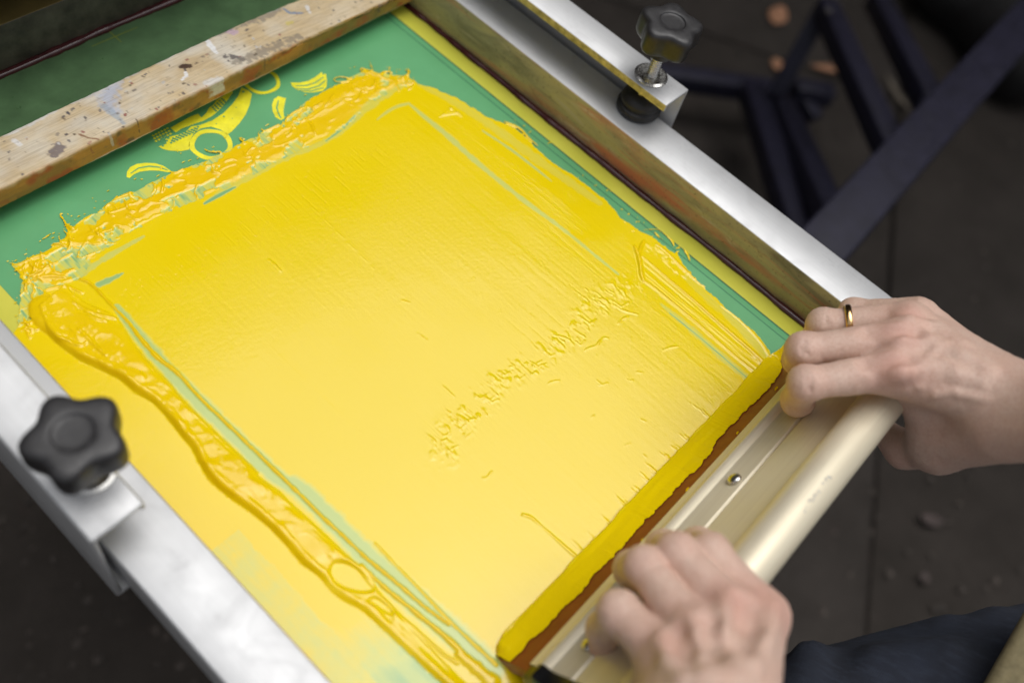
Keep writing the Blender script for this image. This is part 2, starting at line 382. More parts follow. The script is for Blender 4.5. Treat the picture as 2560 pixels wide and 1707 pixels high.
# stencil artwork (open areas of the emulsion)
M_OPEN = simple('stencil_opening', (0.80, 0.74, 0.03), 0.33, 0, 90, 0.16)
ZS = 0.00034
def ring(name, ctr, edge, w0, w1, arcs=((0, 360),)):
    c = on(*ctr)[:2]; r = np.linalg.norm(on(*edge)[:2] - c)
    n = 64; V = []; F = []
    for i in range(n):
        a = 2 * math.pi * i / n
        for k, q in enumerate((r * w0, r * w1)):
            q *= 1 + 0.02 * math.sin(5 * a + k); V.append((c[0] + q * math.cos(a), c[1] + q * math.sin(a), ZS))
    for i in range(n): j = (i + 1) % n; F.append((2 * i, 2 * i + 1, 2 * j + 1, 2 * j))
    return mesh_obj(name, V, F, M_OPEN, scr)
ring('stencil_wheel', (528, 362), (528 + 48, 345), 0.76, 1.0)
ring('stencil_wheel', (655, 205), (698, 196), 0.78, 1.0)
ARCH = plane(c1([(1050, 832), (1046, 800), (1056, 765), (1085, 728), (1125, 706), (1175, 698), (1225, 712), (1268, 746)]))
body = c1([(880, 815), (905, 830), (940, 838), (1005, 842), (1050, 832), (1052, 785), (1075, 742), (1118, 714), (1172, 706), (1225, 722), (1262, 750), (1290, 728), (1330, 685), (1362, 640), (1385, 585), (1398, 525), (1378, 505), (1340, 488), (1322, 535), (1290, 580), (1240, 630), (1180, 670), (1110, 697), (1060, 705), (1030, 735), (990, 750), (945, 760), (918, 775), (925, 800)])
sheet('stencil_body', plane(body), ZS, M_OPEN)
sheet('stencil_body', plane(c1([(945, 712), (1000, 680), (1060, 648), (1100, 634), (1118, 655), (1145, 628), (1160, 600), (1180, 588), (1200, 560), (1240, 535), (1278, 498), (1292, 515), (1262, 560), (1225, 605), (1180, 645), (1130, 672), (1080, 690), (1010, 715), (975, 738)])), ZS, M_OPEN)
def banana(name, L): return sheet(name, plane(c1(L)), ZS, M_OPEN)
banana('stencil_banana', [(702, 985), (705, 955), (722, 930), (760, 912), (810, 906), (860, 908), (905, 922), (940, 945), (965, 962), (930, 958), (885, 950), (830, 948), (775, 956), (740, 972), (720, 990)])
banana('stencil_banana', [(1580, 548), (1588, 545), (1580, 575), (1572, 620), (1578, 660), (1558, 670), (1530, 655), (1512, 620), (1508, 585), (1520, 552), (1545, 536)])
banana('stencil_banana', [(1612, 460), (1660, 462), (1710, 452), (1750, 430), (1785, 402), (1790, 418), (1808, 412), (1814, 450), (1812, 485), (1790, 508), (1740, 516), (1690, 514), (1645, 500), (1620, 480)])
M_LINE = M_EMU
def strip(name, L, w, z, mat, parent=scr, conv=c1):
    P = plane(conv(L)); V = []; F = []
    for i, p in enumerate(P):
        t = P[min(i + 1, len(P) - 1)] - P[max(i - 1, 0)]; t /= np.linalg.norm(t); nn = np.array([-t[1], t[0]]) * w / 2
        k = 0.35 + 0.65 * math.sin(math.pi * (i + 0.5) / len(P))
        V += [(*(p + nn * k), z), (*(p - nn * k), z)]
    for i in range(len(P) - 1): F.append((2 * i, 2 * i + 1, 2 * i + 3, 2 * i + 2))
    return mesh_obj(name, V, F, mat, parent)
for L in ([(725, 965), (770, 935), (830, 925), (890, 932), (930, 948)], [(1545, 560), (1535, 600), (1548, 640), (1560, 660)],
          [(1640, 480), (1700, 478), (1750, 462), (1795, 430)], [(1640, 495), (1710, 498), (1770, 480), (1805, 450)], [(1660, 505), (1730, 508), (1795, 490)]):
    strip('stencil_outline', L, 0.0011, ZS + 0.0001, M_EMU)
# halftone dots of the stencil, joined
for mt_, zz_, sets_ in ((M_OPEN, ZS, ((850, 755, 16, -8, 8, 15, 6, 3),)), (M_EMU, ZS + .00012, ((950, 795, 17, -8, 6, -12, 9, 3), (1180, 600, 13, -12, 9, 9, 5, 3), (880, 800, 10, -14, 12, 6, 4, 3)))):
  V = []; F = []
  for (x0, y0, ux, uy, vx, vy, nu, nv) in sets_:
    for a in range(nu):
        for b in range(nv):
            c = plane(c1([(x0 + ux * a + vx * b, y0 + uy * a + vy * b)]))[0]; o = len(V)
            V += [(c[0] + .0009 * math.cos(t * math.pi / 3), c[1] + .0009 * math.sin(t * math.pi / 3), zz_) for t in range(6)]; F.append(tuple(range(o, o + 6)))
  o = mesh_obj('halftone_dots', V, F, mt_, scr); o['kind'] = 'stuff'
dk = []
for (x, y, r) in ((1242, 650, 9), (1350, 512, 11), (1310, 600, 5), (1200, 690, 5), (1290, 660, 4)):
    c = plane(c1([(x, y)]))[0]; q = r / 2.2189 / 2350 * H * 0.95
    sheet('stencil_spot', [(c[0] + q * math.cos(t * .7854), c[1] + q * math.sin(t * .7854)) for t in range(8)], ZS + 0.0001, M_EMU)
M_REG = simple('registration_line', (0.22, 0.26, 0.03), 0.4, 0, 90, 0.1)
c5d = crop(4.2, 0, 0)
for L in ([(965, 494), (1200, 395), (1448, 290)], [(1145, 333), (1210, 392), (1276, 450)]):
    strip('registration_mark', L, 0.0007, ZS, M_REG, conv=c5d)

# ================================================================== INK (height field on the mesh)
GX0, GX1, GY0, GY1 = XI_L * H, XE * H + 0.001, 0.0 * H, 0.90 * H
ST = 0.00055
nx = int((GX1 - GX0) / ST) + 1; ny = int((GY1 - GY0) / ST) + 1
gx = GX0 + np.arange(nx) * ST; gy = GY0 + np.arange(ny) * ST
X, Y = np.meshgrid(gx, gy, indexing='ij')
def inpoly(P):
    ins = np.zeros(X.shape, bool); n = len(P)
    x0, y0 = P.min(0); x1, y1 = P.max(0)
    i0, i1 = np.searchsorted(gx, [x0, x1]); j0, j1 = np.searchsorted(gy, [y0, y1])
    xs_, ys_ = X[i0:i1, j0:j1], Y[i0:i1, j0:j1]; r = np.zeros(xs_.shape, bool)
    for i in range(n):
        a = P[i]; b = P[(i + 1) % n]
        if a[1] == b[1]: continue
        r ^= ((a[1] > ys_) != (b[1] > ys_)) & (xs_ < (b[0] - a[0]) * (ys_ - a[1]) / (b[1] - a[1]) + a[0])
    ins[i0:i1, j0:j1] = r; return ins
def polydist(P, maxd, vals=None, closed=False):
    D = np.full(X.shape, maxd, np.float64); W = np.zeros(X.shape) if vals is not None else None
    T = np.zeros(X.shape); n = len(P); L = 0.0
    for i in range(n if closed else n - 1):
        a = P[i]; b = P[(i + 1) % n]; e = b - a; le = max(np.linalg.norm(e), 1e-9)
        i0 = np.searchsorted(gx, min(a[0], b[0]) - maxd); i1 = np.searchsorted(gx, max(a[0], b[0]) + maxd)
        j0 = np.searchsorted(gy, min(a[1], b[1]) - maxd); j1 = np.searchsorted(gy, max(a[1], b[1]) + maxd)
        if i1 <= i0 or j1 <= j0: L += le; continue
        xs_, ys_ = X[i0:i1, j0:j1], Y[i0:i1, j0:j1]
        t = np.clip(((xs_ - a[0]) * e[0] + (ys_ - a[1]) * e[1]) / le ** 2, 0, 1)
        d = np.hypot(xs_ - a[0] - t * e[0], ys_ - a[1] - t * e[1]); sub = D[i0:i1, j0:j1]; m = d < sub
        sub[m] = d[m]; T[i0:i1, j0:j1][m] = (L + t * le)[m]
        if vals is not None: W[i0:i1, j0:j1][m] = (vals[i] + t * (vals[(i + 1) % n] - vals[i]))[m]
        L += le
    return D, T, W
def sdist(P, maxd):           # >0 inside
    D, _, _ = polydist(P, maxd, closed=True); return np.where(inpoly(P), D, -D)
def smooth_poly(P, it=2):
    P = np.asarray(P, float)
    for _ in range(it):
        Q = [P[0]]
        for a, b in zip(P[:-1], P[1:]): Q += [a * .75 + b * .25, a * .25 + b * .75]
        Q.append(P[-1]); P = np.array(Q)
    return P
mm = 0.001
HT = np.zeros(X.shape); COV = np.ones(X.shape); MASK = np.zeros(X.shape, bool); THK = np.zeros(X.shape)
n_fine = fbm(X, Y, 2.2 * mm, 4, 1); n_mid = fbm(X, Y, 9 * mm, 4, 2); n_big = fbm(X, Y, 40 * mm, 3, 3)
streak = fbm(X, Y * 0.05, 2.0 * mm, 4, 4)             # combed along the pull
streak_w = fbm(X, Y * 0.06, 7 * mm, 3, 6)

# --- film
outer_ul = dd([(45, 752), (40, 735), (44, 690), (50, 645), (25, 610), (60, 598), (90, 585), (135, 558), (158, 530), (205, 500), (262, 458), (330, 430), (400, 395), (470, 370), (560, 328), (640, 288), (690, 244), (740, 212), (800, 182), (840, 160), (880, 170), (935, 175)])
outer_r = dd([(985, 208), (1040, 238), (1100, 262), (1180, 292), (1215, 325), (1262, 368), (1330, 412), (1385, 455), (1425, 500)]) + hb([(60, 0), (110, 40), (190, 88), (285, 135), (390, 212), (490, 292), (520, 305), (545, 275), (570, 340), (612, 425), (690, 505), (715, 580), (760, 640), (830, 705), (900, 770), (1000, 850), (1150, 960), (1290, 1090), (1420, 1240), (1490, 1360), (1515, 1415), (1620, 1500), (1700, 1545), (1760, 1552)])
bottom = [(1990, 930), (1990, 975), (1345, 1760), (1150, 1800)]
bead_out = c4([(245, 470), (262, 530), (300, 605), (355, 665), (430, 725), (520, 790), (600, 825), (700, 872), (800, 925), (880, 1000), (1000, 1062), (1075, 1140), (1140, 1222), (1200, 1300), (1250, 1352), (1290, 1430), (1320, 1530)]) + \
    c3b([(-540, 110), (-460, 250), (-330, 360), (-190, 455), (-60, 560), (50, 680), (140, 790), (205, 835), (262, 880), (310, 940), (350, 985), (420, 1035), (520, 1082), (590, 1140), (660, 1205), (760, 1300), (870, 1400), (960, 1485), (1060, 1575), (1200, 1700)])
P_film = np.vstack([plane(outer_ul), plane(outer_r), plane(bottom), plane(bead_out)[::-1]])
sd = sdist(P_film, 12 * mm) + 1.1 * mm * fbm(X, Y, 5 * mm, 4, 21) * 1.2
film = sd > 0
P_left = np.vstack([plane(dd([(40, 752), (100, 720)])), plane(bead_out), plane([(1150, 1800), (700, 1760)]), np.array([[GX0 - .01, 0.05 * H], [GX0 - .01, 0.68 * H]])])
left = inpoly(P_left) & ~film
MASK |= film | left
HT += np.where(film, 0.35 * mm * np.clip(sd / (0.9 * mm), 0, 1), 0) + np.where(left, 0.22 * mm, 0)
HT += np.where(MASK, (streak * 0.020 + streak_w * 0.032 + n_big * 0.06) * mm, 0)
# left margin gets thinner towards the near end
tl = sstep(0.30 * H, 0.13 * H, Y) * sstep(0.20 * H + 0.0 * Y, 0.165 * H, X + 0.02 * H * n_mid)
near_l = sstep(0.235, 0.10, Y / H + 0.035 * n_big + 0.02 * n_mid)
COV = np.where(left, 1 - 0.72 * near_l - 0.15 * near_l * streak_w, COV)
lime = left & (X < XEL * H + 4 * mm + 2.2 * mm * n_mid) & (Y < 0.34 * H)
COV = np.where(lime, 0.62 + 0.2 * n_mid, COV)

# --- stroke helpers
def stroke(P, w, h, cov=None, mode='max', jit=0.0, seed=0, flat=False, thick=0.0, sm=2, base=None):
    P = smooth_poly(P, sm); n = len(P); s = np.linspace(0, 1, n)
    wv = np.interp(s, np.linspace(0, 1, len(w)), w) if hasattr(w, '__len__') else np.full(n, w)
    mx = wv.max() * 1.6
    D, T, W = polydist(P, mx, wv)
    if jit: W = W * (1 + jit * fbm(T, np.zeros_like(T) + seed, 4 * mm, 3, seed))
    W = np.maximum(W, 1e-6); u = D / W; m = u < 1
    hv = h if not hasattr(h, '__len__') else np.interp(T / max(T.max(), 1e-9), np.linspace(0, 1, len(h)), h)
    prof = np.clip(1 - u * u, 0, 1) ** 0.85 if not flat else np.clip((1 - u) * 3, 0, 1)
    add = hv * prof
    if mode == 'max': HT[m] = np.maximum(HT, (0.3 * mm + add))[m]
    elif mode == 'add': HT[m] += add[m]
    MASK[m] = True
    if cov is not None:
        f = np.clip((1 - u) * 2.2, 0, 1) if cov < 0.99 else np.clip((1 - u) * 5, 0, 1)
        COV[m] = (COV * (1 - f) + cov * f)[m]
    if thick: THK[m] = np.maximum(THK, thick * np.clip(prof * 1.3, 0, 1))[m]

# --- scraped thin strips that let the green through
stroke(plane(c4([(765, 440), (860, 570), (960, 690), (1080, 830), (1300, 1060), (1560, 1310), (1820, 1568)]) + c3b([(120, 290), (330, 500), (560, 740), (800, 960), (1040, 1170), (1230, 1330), (1390, 1475)])), [3 * mm, 5.5 * mm, 6 * mm, 6.5 * mm, 8.5 * mm, 10 * mm, 7 * mm], 0.0, 0.33, jit=0.2, seed=3)
stroke(plane(c2([(318, 682), (420, 770), (560, 880), (720, 1030), (900, 1180), (1100, 1340), (1300, 1480)]) + dd([(1420, 632)])), [1 * mm, 2.4 * mm, 3 * mm, 3 * mm, 2.6 * mm, 2 * mm, 1 * mm], 0.0, 0.42, jit=0.35, seed=5)
stroke(plane(c2([(318, 682), (240, 700), (170, 740), (110, 790)])), [1.6 * mm, 2 * mm, 1.5 * mm, .6 * mm], 0.0, 0.5)
stroke(plane(c4b([(1700, 160), (1850, 280), (2050, 460), (2310, 680)])), [1 * mm, 3.5 * mm, 4 * mm, 4 * mm], 0.0, 0.58, jit=0.3, seed=7)
stroke(plane(c4b([(1760, 220), (1950, 370), (2150, 545), (2300, 670)])), 0.7 * mm, 0.0, 0.15)
stroke(plane(c2([(380, 560), (560, 640), (760, 760), (960, 900), (1160, 1050), (1350, 1180), (1560, 1330)])), [1.5 * mm, 4 * mm, 5 * mm, 6 * mm, 6 * mm, 5 * mm, 4 * mm], 0.0, 0.72, jit=0.3, seed=9)
stroke(plane(c2([(800, 860), (1000, 990), (1250, 1190)])), [1 * mm, 1.6 * mm, .6 * mm], 0.0, 0.35, jit=.3)
stroke(plane(hb([(1010, 900), (1180, 1050), (1330, 1200), (1440, 1340), (1490, 1400)])), [3 * mm, 5.5 * mm, 6 * mm, 5 * mm, 2 * mm], 0.0, 0.66, jit=0.2)
stroke(plane(hb([(640, 560), (780, 690), (980, 880)])), [4 * mm, 5 * mm, 5 * mm], 0.0, 0.74, jit=0.2)
# streaked green between the two left ridges and the smooth film
stroke(plane(dd([(470, 468), (560, 415), (660, 362), (740, 332), (790, 300), (850, 240), (930, 195)])), [1.5 * mm, 3.5 * mm, 3 * mm, 2.5 * mm, 3.5 * mm, 4.5 * mm, 3 * mm], 0.0, 0.62, jit=0.5, seed=4)
stroke(plane(dd([(470, 470), (500, 452), (540, 432)])), [1 * mm, 2 * mm, 1 * mm], 0.0, 0.1)
stroke(plane(dd([(748, 326), (790, 296), (815, 268)])), [.6 * mm, 1.2 * mm, .6 * mm], 0.0, 0.12)
stroke(plane(dd([(175, 640), (240, 595), (330, 545)])), [3.5 * mm, 3 * mm, 1 * mm], 0.0, 0.5, jit=.4)
stroke(plane(dd([(228, 655), (262, 640), (285, 628)])), [4 * mm, 2.5 * mm, .6 * mm], 0.0, 0.2, jit=.4)

# --- rough ridge band along the far edge
inner_b = dd([(960, 190), (905, 212), (855, 236), (800, 292), (735, 325), (640, 372), (560, 412), (480, 452), (400, 482), (300, 535), (225, 588), (185, 640), (125, 668), (92, 705), (52, 750)])
P_band = np.vstack([plane(outer_ul), plane(inner_b)])
sb = sdist(P_band, 30 * mm)
wob = 1.5 * mm * fbm(X, Y, 6 * mm, 3, 31)
wb = sstep(0, 7 * mm, sb + wob + 2 * mm * sstep(6 * mm, 1 * mm, np.abs(sb - 0))) * film
wx = X + 3.2 * mm * fbm(X, Y, 11 * mm, 3, 33); wy = Y + 3.2 * mm * fbm(X, Y, 11 * mm, 3, 34)
r1 = np.clip(1 - np.abs(fbm(wx * .55, wy * 1.1, 9 * mm, 2, 35)) * 3.6, 0, 1) ** 3
r2 = np.clip(1 - np.abs(fbm(wx * 0.5, wy, 5 * mm, 2, 36)) * 3.4, 0, 1) ** 4
far_end = np.clip((X / H - 0.30) / 0.45, 0, 1)
amp = wb * (1.0 + 0.35 * n_big)
dens = 0.35 + 0.65 * sstep(0.62, 0.38, X / H + 0.1 * n_big)
HT += amp * (0.8 * mm * r1 * dens + 0.15 * mm * r2 * dens + 0.10 * mm * (fbm(X * .4, Y, 4 * mm, 3, 37) + 0.6) + 0.5 * mm * sstep(0, 6 * mm, sb) * (fbm(X * .3, Y, 9 * mm, 2, 38) + .7))
THK = np.maximum(THK, amp * 0.85)
gapn = fbm(X * 0.75, Y, 10 * mm, 4, 41) + 0.30 * sstep(7 * mm, 1.0 * mm, sb) - 0.55 * (r1 > 0.45)
hole = (gapn > 0.17) & (wb > 0.15) & (sb < 10 * mm) & film
HT = np.where(hole, 0.16 * mm + 0.05 * mm * np.abs(streak), HT); COV = np.where(hole, 0.40 + 0.45 * np.clip(fbm(X, Y * .12, 1.6 * mm, 3, 43), -1, 1), COV); THK = np.where(hole, 0, THK)
# left corner smear with visible comb lines
P_c = plane(dd([(50, 745), (45, 690), (60, 630), (110, 590), (160, 560), (240, 520), (260, 560), (180, 620), (110, 660), (75, 715)]))
sc_ = inpoly(P_c) & (fbm(X, Y, 9 * mm, 4, 47) > -0.08) & (r1 < 0.55)
HT = np.where(sc_, 0.18 * mm + 0.08 * mm * np.abs(streak), HT); COV = np.where(sc_, 0.42 + 0.5 * fbm(X, Y * .1, 1.5 * mm, 3, 48), COV); THK = np.where(sc_, 0, THK)

# --- outer-edge peaks, whiskers and flecks
def sp(L, w, h, conv=dd, cov=1.0, thick=.7): stroke(plane(conv(L)), [a * mm for a in w], [a * mm for a in h], cov, thick=thick)
sp([(168, 528), (152, 518), (146, 505), (138, 497), (140, 492), (146, 494)], [2.2, 1.0, .7, .6, .5, .4], [1.5, 1.2, 1.0, .8], )
for L, w in (([(100, 588), (70, 596), (42, 612), (24, 606)], [2.2, 1.6, 1.0, .5]), ([(60, 612), (50, 622), (34, 624)], [1.4, 1, .5]), ([(842, 172), (826, 163), (832, 158), (846, 166)], [1.4, .8, .7, .6]),
             ([(800, 190), (770, 192), (766, 184), (782, 178), (806, 184)], [.8, .7, .7, .8, 1.2]), ([(925, 182), (938, 174), (940, 165), (935, 160)], [2, 1.3, .9, .5]), ([(872, 176), (884, 166), (902, 170)], [1.6, 1.3, .6]),
             ([(845, 165), (862, 172), (880, 182), (905, 190)], [1.2, 1.8, 1.8, 1.0]), ([(640, 290), (606, 305), (600, 298)], [1.2, .8, .5]), ([(560, 330), (548, 318), (562, 322)], [1.4, .8, .5]), ([(505, 352), (480, 352), (470, 344)], [1.2, .8, .4]),
             ([(300, 447), (276, 455), (262, 462), (270, 452)], [2, 1.4, .8, .5]), ([(420, 392), (405, 400), (390, 396)], [1.2, .8, .5]), ([(700, 250), (672, 262), (660, 275)], [1.6, 1.2, .6])):
    sp(L, w, [1.3, 1.0, .7])
for _ in range(70):                                # curls along the far edge
    t = random.random(); i = int(t * (len(outer_ul) - 1)); a = np.array(outer_ul[i]); b = np.array(outer_ul[i + 1]); p = a + (b - a) * random.random()
    p = p + np.array([random.uniform(0, 40), random.uniform(5, 45)]); an = random.uniform(0, 6.28); L = []
    for k in range(5):
        L.append(tuple(p)); p = p + np.array([math.cos(an), math.sin(an)]) * random.uniform(6, 13); an += random.uniform(-1.0, 1.0)
    wv = random.uniform(.5, 1.0)
    stroke(plane(L), [wv * mm * .6, wv * mm, wv * mm, .3 * mm], random.uniform(.5, 1.1) * mm, 1.0, mode='add', thick=.8)
for _ in range(150):                               # flecks thrown on the green and the film
    if random.random() < .6:
        i = random.randrange(len(outer_ul) - 1); a = np.array(outer_ul[i]); b = np.array(outer_ul[i + 1]); p = a + (b - a) * random.random() + np.array([random.gauss(-8, 10), random.gauss(-14, 12)])
    else: p = np.array(random.choice(outer_r[3:17])) + np.array([random.gauss(14, 14), random.gauss(-2, 10)])
    q = random.uniform(.25, .7); l = random.uniform(1, 6); stroke(plane([tuple(p), (p[0] + l, p[1] - l * .5)]), q * mm, q * .5 * mm, 1.0, sm=0)
for L in ([(430, 1190), (500, 1160), (540, 1180)],):
    pass
sp([(220, 1345), (260, 1315), (290, 1298), (320, 1290)], [.5, .5, .4, .4], [.3, .3], c1, .9); sp([(430, 1245), (470, 1215), (520, 1190)], [.5, .5, .4], [.3, .2], c1, .9)

# --- stencil leaf shapes in ink by the right edge
sp([(195, 70), (280, 62), (360, 62), (382, 72)], [0.34, 0.67, 0.59, 0.21], [.4, .4], hb, .9, 0); sp([(310, 90), (340, 120), (368, 155)], [0.59, 1.09, 0.42], [.4, .4], hb, .9, 0)
sp([(400, 90), (450, 130), (500, 190), (515, 240)], [0.50, 1.34, 1.34, 0.42], [.5, .5], hb, .95, 0); sp([(530, 130), (580, 190), (630, 270), (665, 350), (675, 395)], [0.67, 1.34, 1.51, 1.09, 0.25], [.5, .5], hb, .95, 0)
sp([(690, 400), (705, 460), (722, 540), (740, 580)], [0.21, 0.25, 0.25, 0.67], [.6, .6], hb, 1, .5); sp([(740, 590), (790, 630), (830, 650), (832, 680)], [0.67, 0.50, 0.42, 0.17], [.7, .6], hb, 1, .5); sp([(835, 660), (832, 590)], [0.29, 0.13], [.5, .3], hb, 1, .5)
sp([(930, 612), (940, 598)], [0.34, 0.21], [.5, .4], hb, 1, .5); sp([(978, 788), (998, 785)], [0.29, 0.21], [.5, .4], hb, 1, .5); sp([(890, 742), (915, 775)], [0.17, 0.13], [.2, .2], hb, .7, 0)

# --- main bead of ink along the left
bead_in = c4([(430, 300), (560, 420), (700, 470), (775, 520), (840, 625), (900, 715), (1000, 830), (1120, 945), (1165, 1010), (1300, 1150), (1400, 1250), (1560, 1400), (1690, 1520)]) + c3b([(-150, 220), (0, 325), (70, 400), (200, 510), (320, 625), (420, 720), (530, 812), (600, 890), (650, 985), (740, 1085), (790, 1140), (890, 1240), (1020, 1380), (1130, 1490), (1250, 1610)])
P_bead = np.vstack([plane(bead_out), plane(bead_in)[::-1]])
Pb_out = smooth_poly(plane(bead_out), 2); Pb_in = smooth_poly(plane(bead_in), 2)
Do, To, _ = polydist(Pb_out, 30 * mm); Di, Ti, _ = polydist(Pb_in, 30 * mm)
holes = []
for L in ([(330, 850), (345, 790), (400, 782), (470, 805), (530, 850), (590, 905), (625, 960), (560, 975), (480, 965), (410, 940), (355, 905)], [(585, 1030), (625, 1015), (680, 1050), (720, 1085), (735, 1120), (700, 1110), (640, 1070)]):
    holes.append(sdist(smooth_poly(plane(c3b(L + L[:1])), 2), 12 * mm))
ho = np.maximum.reduce(holes)
inb = inpoly(P_bead) & (ho < 0)
edge = np.minimum(np.where(inb, Do, 0), np.where(inb, -ho, 0)); edge = np.where(inb, np.minimum(np.where(inb, Do, 0), np.minimum(Di, -ho)), 0)
roll = 2.9 * mm * np.exp(-((Do - 2.7 * mm) / (2.3 * mm)) ** 2) * (0.85 + 0.4 * fbm(X, Y, 14 * mm, 3, 51))
roll2 = 1.5 * mm * np.exp(-((-ho - 1.3 * mm) / (1.2 * mm)) ** 2) * (ho > -11 * mm)
lip = 0.9 * mm * np.exp(-((Di - 0.9 * mm) / (0.8 * mm)) ** 2) * (0.7 + 0.6 * fbm(X, Y, 5 * mm, 3, 52))
flow = X * 0.9 - Y * 0.1
lump = 1.3 * mm * np.clip(fbm(X + 3 * mm * n_mid + 0.0 * Y, Y * 0.55 + 0.25 * X, 8 * mm, 2, 53), -.4, 1) + 0.25 * mm * np.clip(1 - np.abs(fbm(X, Y * .45, 6 * mm, 3, 54)) * 4, 0, 1) ** 2
taper = 0.62 + 0.38 * sstep(0.16, 0.40, Y / H)
d2_ = np.minimum(Di, -ho); dome = np.sqrt(np.clip(1 - ((Do - d2_) / np.maximum(Do + d2_, 1e-6)) ** 2, 0, 1)); wid = np.clip((Do + d2_) / (16 * mm), 0.25, 1)
hbead = taper * (3.0 * mm * dome * wid + (lump * 0.9 + roll * 0.55 + roll2 * 0.4 + lip * 0.6) * np.clip(edge / (2.0 * mm), 0, 1) ** 0.8)
HT = np.where(inb, 0.3 * mm + np.maximum(hbead, 0.2 * mm), HT); COV = np.where(inb, 1.0, COV); THK = np.where(inb, np.clip(hbead / (3.2 * mm), 0.15, 1) * 0.6, THK); MASK |= inb
# rounded starting lobe
b0 = plane(c4([(345, 500)]))[0]; tdir = plane(c4([(520, 720)]))[0] - b0; tdir /= np.linalg.norm(tdir); ndir = np.array([-tdir[1], tdir[0]])
u = ((X - b0[0]) * tdir[0] + (Y - b0[1]) * tdir[1]) / (17 * mm); v = ((X - b0[0]) * ndir[0] + (Y - b0[1]) * ndir[1]) / (10.5 * mm)
q = 1 - u * u - v * v + 0.22 * n_mid; m = q > 0
HT = np.where(m, np.maximum(HT, 0.3 * mm + (3.3 * mm + 0.5 * mm * n_mid + 0.5 * mm * lump / mm) * np.clip(q, 0, 1) ** 0.6), HT); MASK |= m; COV = np.where(m, 1, COV); THK = np.where(m, .5, THK)
# folded ridges on the lobe
for L in ([(480, 420), (560, 470), (640, 500), (720, 520), (775, 520)], [(560, 480), (620, 530), (700, 545)], [(380, 660), (450, 680), (540, 720), (570, 690)], [(520, 600), (600, 680), (700, 780)], [(300, 330), (420, 300), (540, 350)], [(200, 270), (330, 240), (430, 250)]):
    stroke(plane(c4(L)), [.6 * mm, 1.3 * mm, .5 * mm], 0.9 * mm, 1.0, mode='add', thick=.6)
# --- threads
stroke(plane(c3b([(530, 812), (620, 890), (700, 962), (800, 1040), (900, 1122), (1000, 1200), (1100, 1285), (1180, 1360), (1230, 1440)])), [1.6 * mm, 1.2 * mm, 1.2 * mm, 1.4 * mm, 1.6 * mm, 2.2 * mm], 1.3 * mm, 1.0, jit=.35, seed=8, thick=.5)
stroke(plane(c4([(530, 262), (600, 290), (690, 390), (770, 470), (850, 550), (900, 625), (980, 720), (1060, 800), (1110, 830), (1180, 890), (1290, 1020), (1500, 1220), (1860, 1568)]) + c3b([(110, 320), (300, 510), (430, 625), (560, 755), (700, 865), (830, 975), (950, 1080), (1050, 1150), (1100, 1185)])), [1.2 * mm, .9 * mm, .9 * mm, 1.5 * mm, 1.3 * mm, .9 * mm, .9 * mm, .9 * mm, 1.0 * mm, .9 * mm, .9 * mm], 1.25 * mm, 1.0, jit=.35, seed=2, thick=.6)
stroke(plane(c3b([(620, 655), (700, 745), (800, 850), (950, 1000), (1130, 1190), (1260, 1310), (1410, 1450)])), [.3 * mm, .5 * mm, .6 * mm, .7 * mm, .9 * mm, .9 * mm, 1.1 * mm], .7 * mm, 1.0, jit=.3, thick=.4)
stroke(plane(c3b([(500, 810), (620, 960), (740, 1090), (900, 1240), (1060, 1380), (1160, 1440)])), [.5 * mm, .6 * mm, .7 * mm, .8 * mm, .9 * mm, 1.0 * mm], .8 * mm, 1.0, jit=.3, thick=.4)
stroke(plane(c3b([(700, 1080), (830, 1160), (960, 1280), (1080, 1390)])), .35 * mm, .4 * mm, .95)
stroke(plane(c3b([(1160, 1380), (1250, 1440), (1380, 1560)])), [2 * mm, 3.5 * mm, 5 * mm], 1.4 * mm, 1.0, jit=.3, thick=.4)
# --- right ribbon of ridges
R1 = hb([(105, 240), (150, 330), (180, 560), (200, 600)])
stroke(plane(R1), [1.5 * mm, 2.2 * mm, 1.6 * mm, .8 * mm], [1.0 * mm, 1.3 * mm, 1.0 * mm], 1.0, jit=.3, thick=.5)
stroke(plane(hb([(205, 180), (170, 240), (150, 330)])), [.8 * mm, 1.3 * mm, 1 * mm], 1.2 * mm, 1.0, thick=.5)
stroke(plane(hb([(180, 340), (320, 460), (480, 600), (700, 780), (900, 960), (1130, 1160), (1280, 1290), (1420, 1420)])), [.5 * mm, .7 * mm, 1.0 * mm, 1.1 * mm, 1.2 * mm, 1.3 * mm, 1.6 * mm, 2.2 * mm], [.6 * mm, .8 * mm, .9 * mm, 1.0 * mm, 1.1 * mm], 1.0, jit=.4, seed=12, thick=.5)
stroke(plane(hb([(190, 590), (300, 660), (420, 760), (580, 890), (800, 1070), (1000, 1250), (1200, 1420), (1380, 1560)])), [.6 * mm, .7 * mm, .8 * mm, .8 * mm, .8 * mm, .8 * mm, 1.2 * mm], [.7 * mm, .8 * mm, .7 * mm, .7 * mm], 1.0, jit=.4, seed=13, thick=.5)
P_rib = plane(hb([(200, 340), (480, 590), (900, 950), (1280, 1280), (1540, 1540), (1380, 1560), (1000, 1250), (580, 890), (300, 660), (190, 590)]))
rib = inpoly(P_rib); Drib, _, _ = polydist(P_rib, 8 * mm, closed=True)
HT += np.where(rib, 0.12 * mm * np.clip(Drib / mm, 0, 1) * (0.8 + 1.6 * fbm(X, Y * .03, 1.7 * mm, 3, 61)), 0)
P_tx = plane(hb([(205, 215), (260, 190), (430, 310), (560, 420), (700, 560), (740, 600), (640, 580), (520, 500), (360, 350), (240, 290)]))
tx = inpoly(P_tx); HT += np.where(tx, 0.5 * mm * np.clip(fbm(X, Y, 3.2 * mm, 3, 63) + .3, 0, 1), 0)
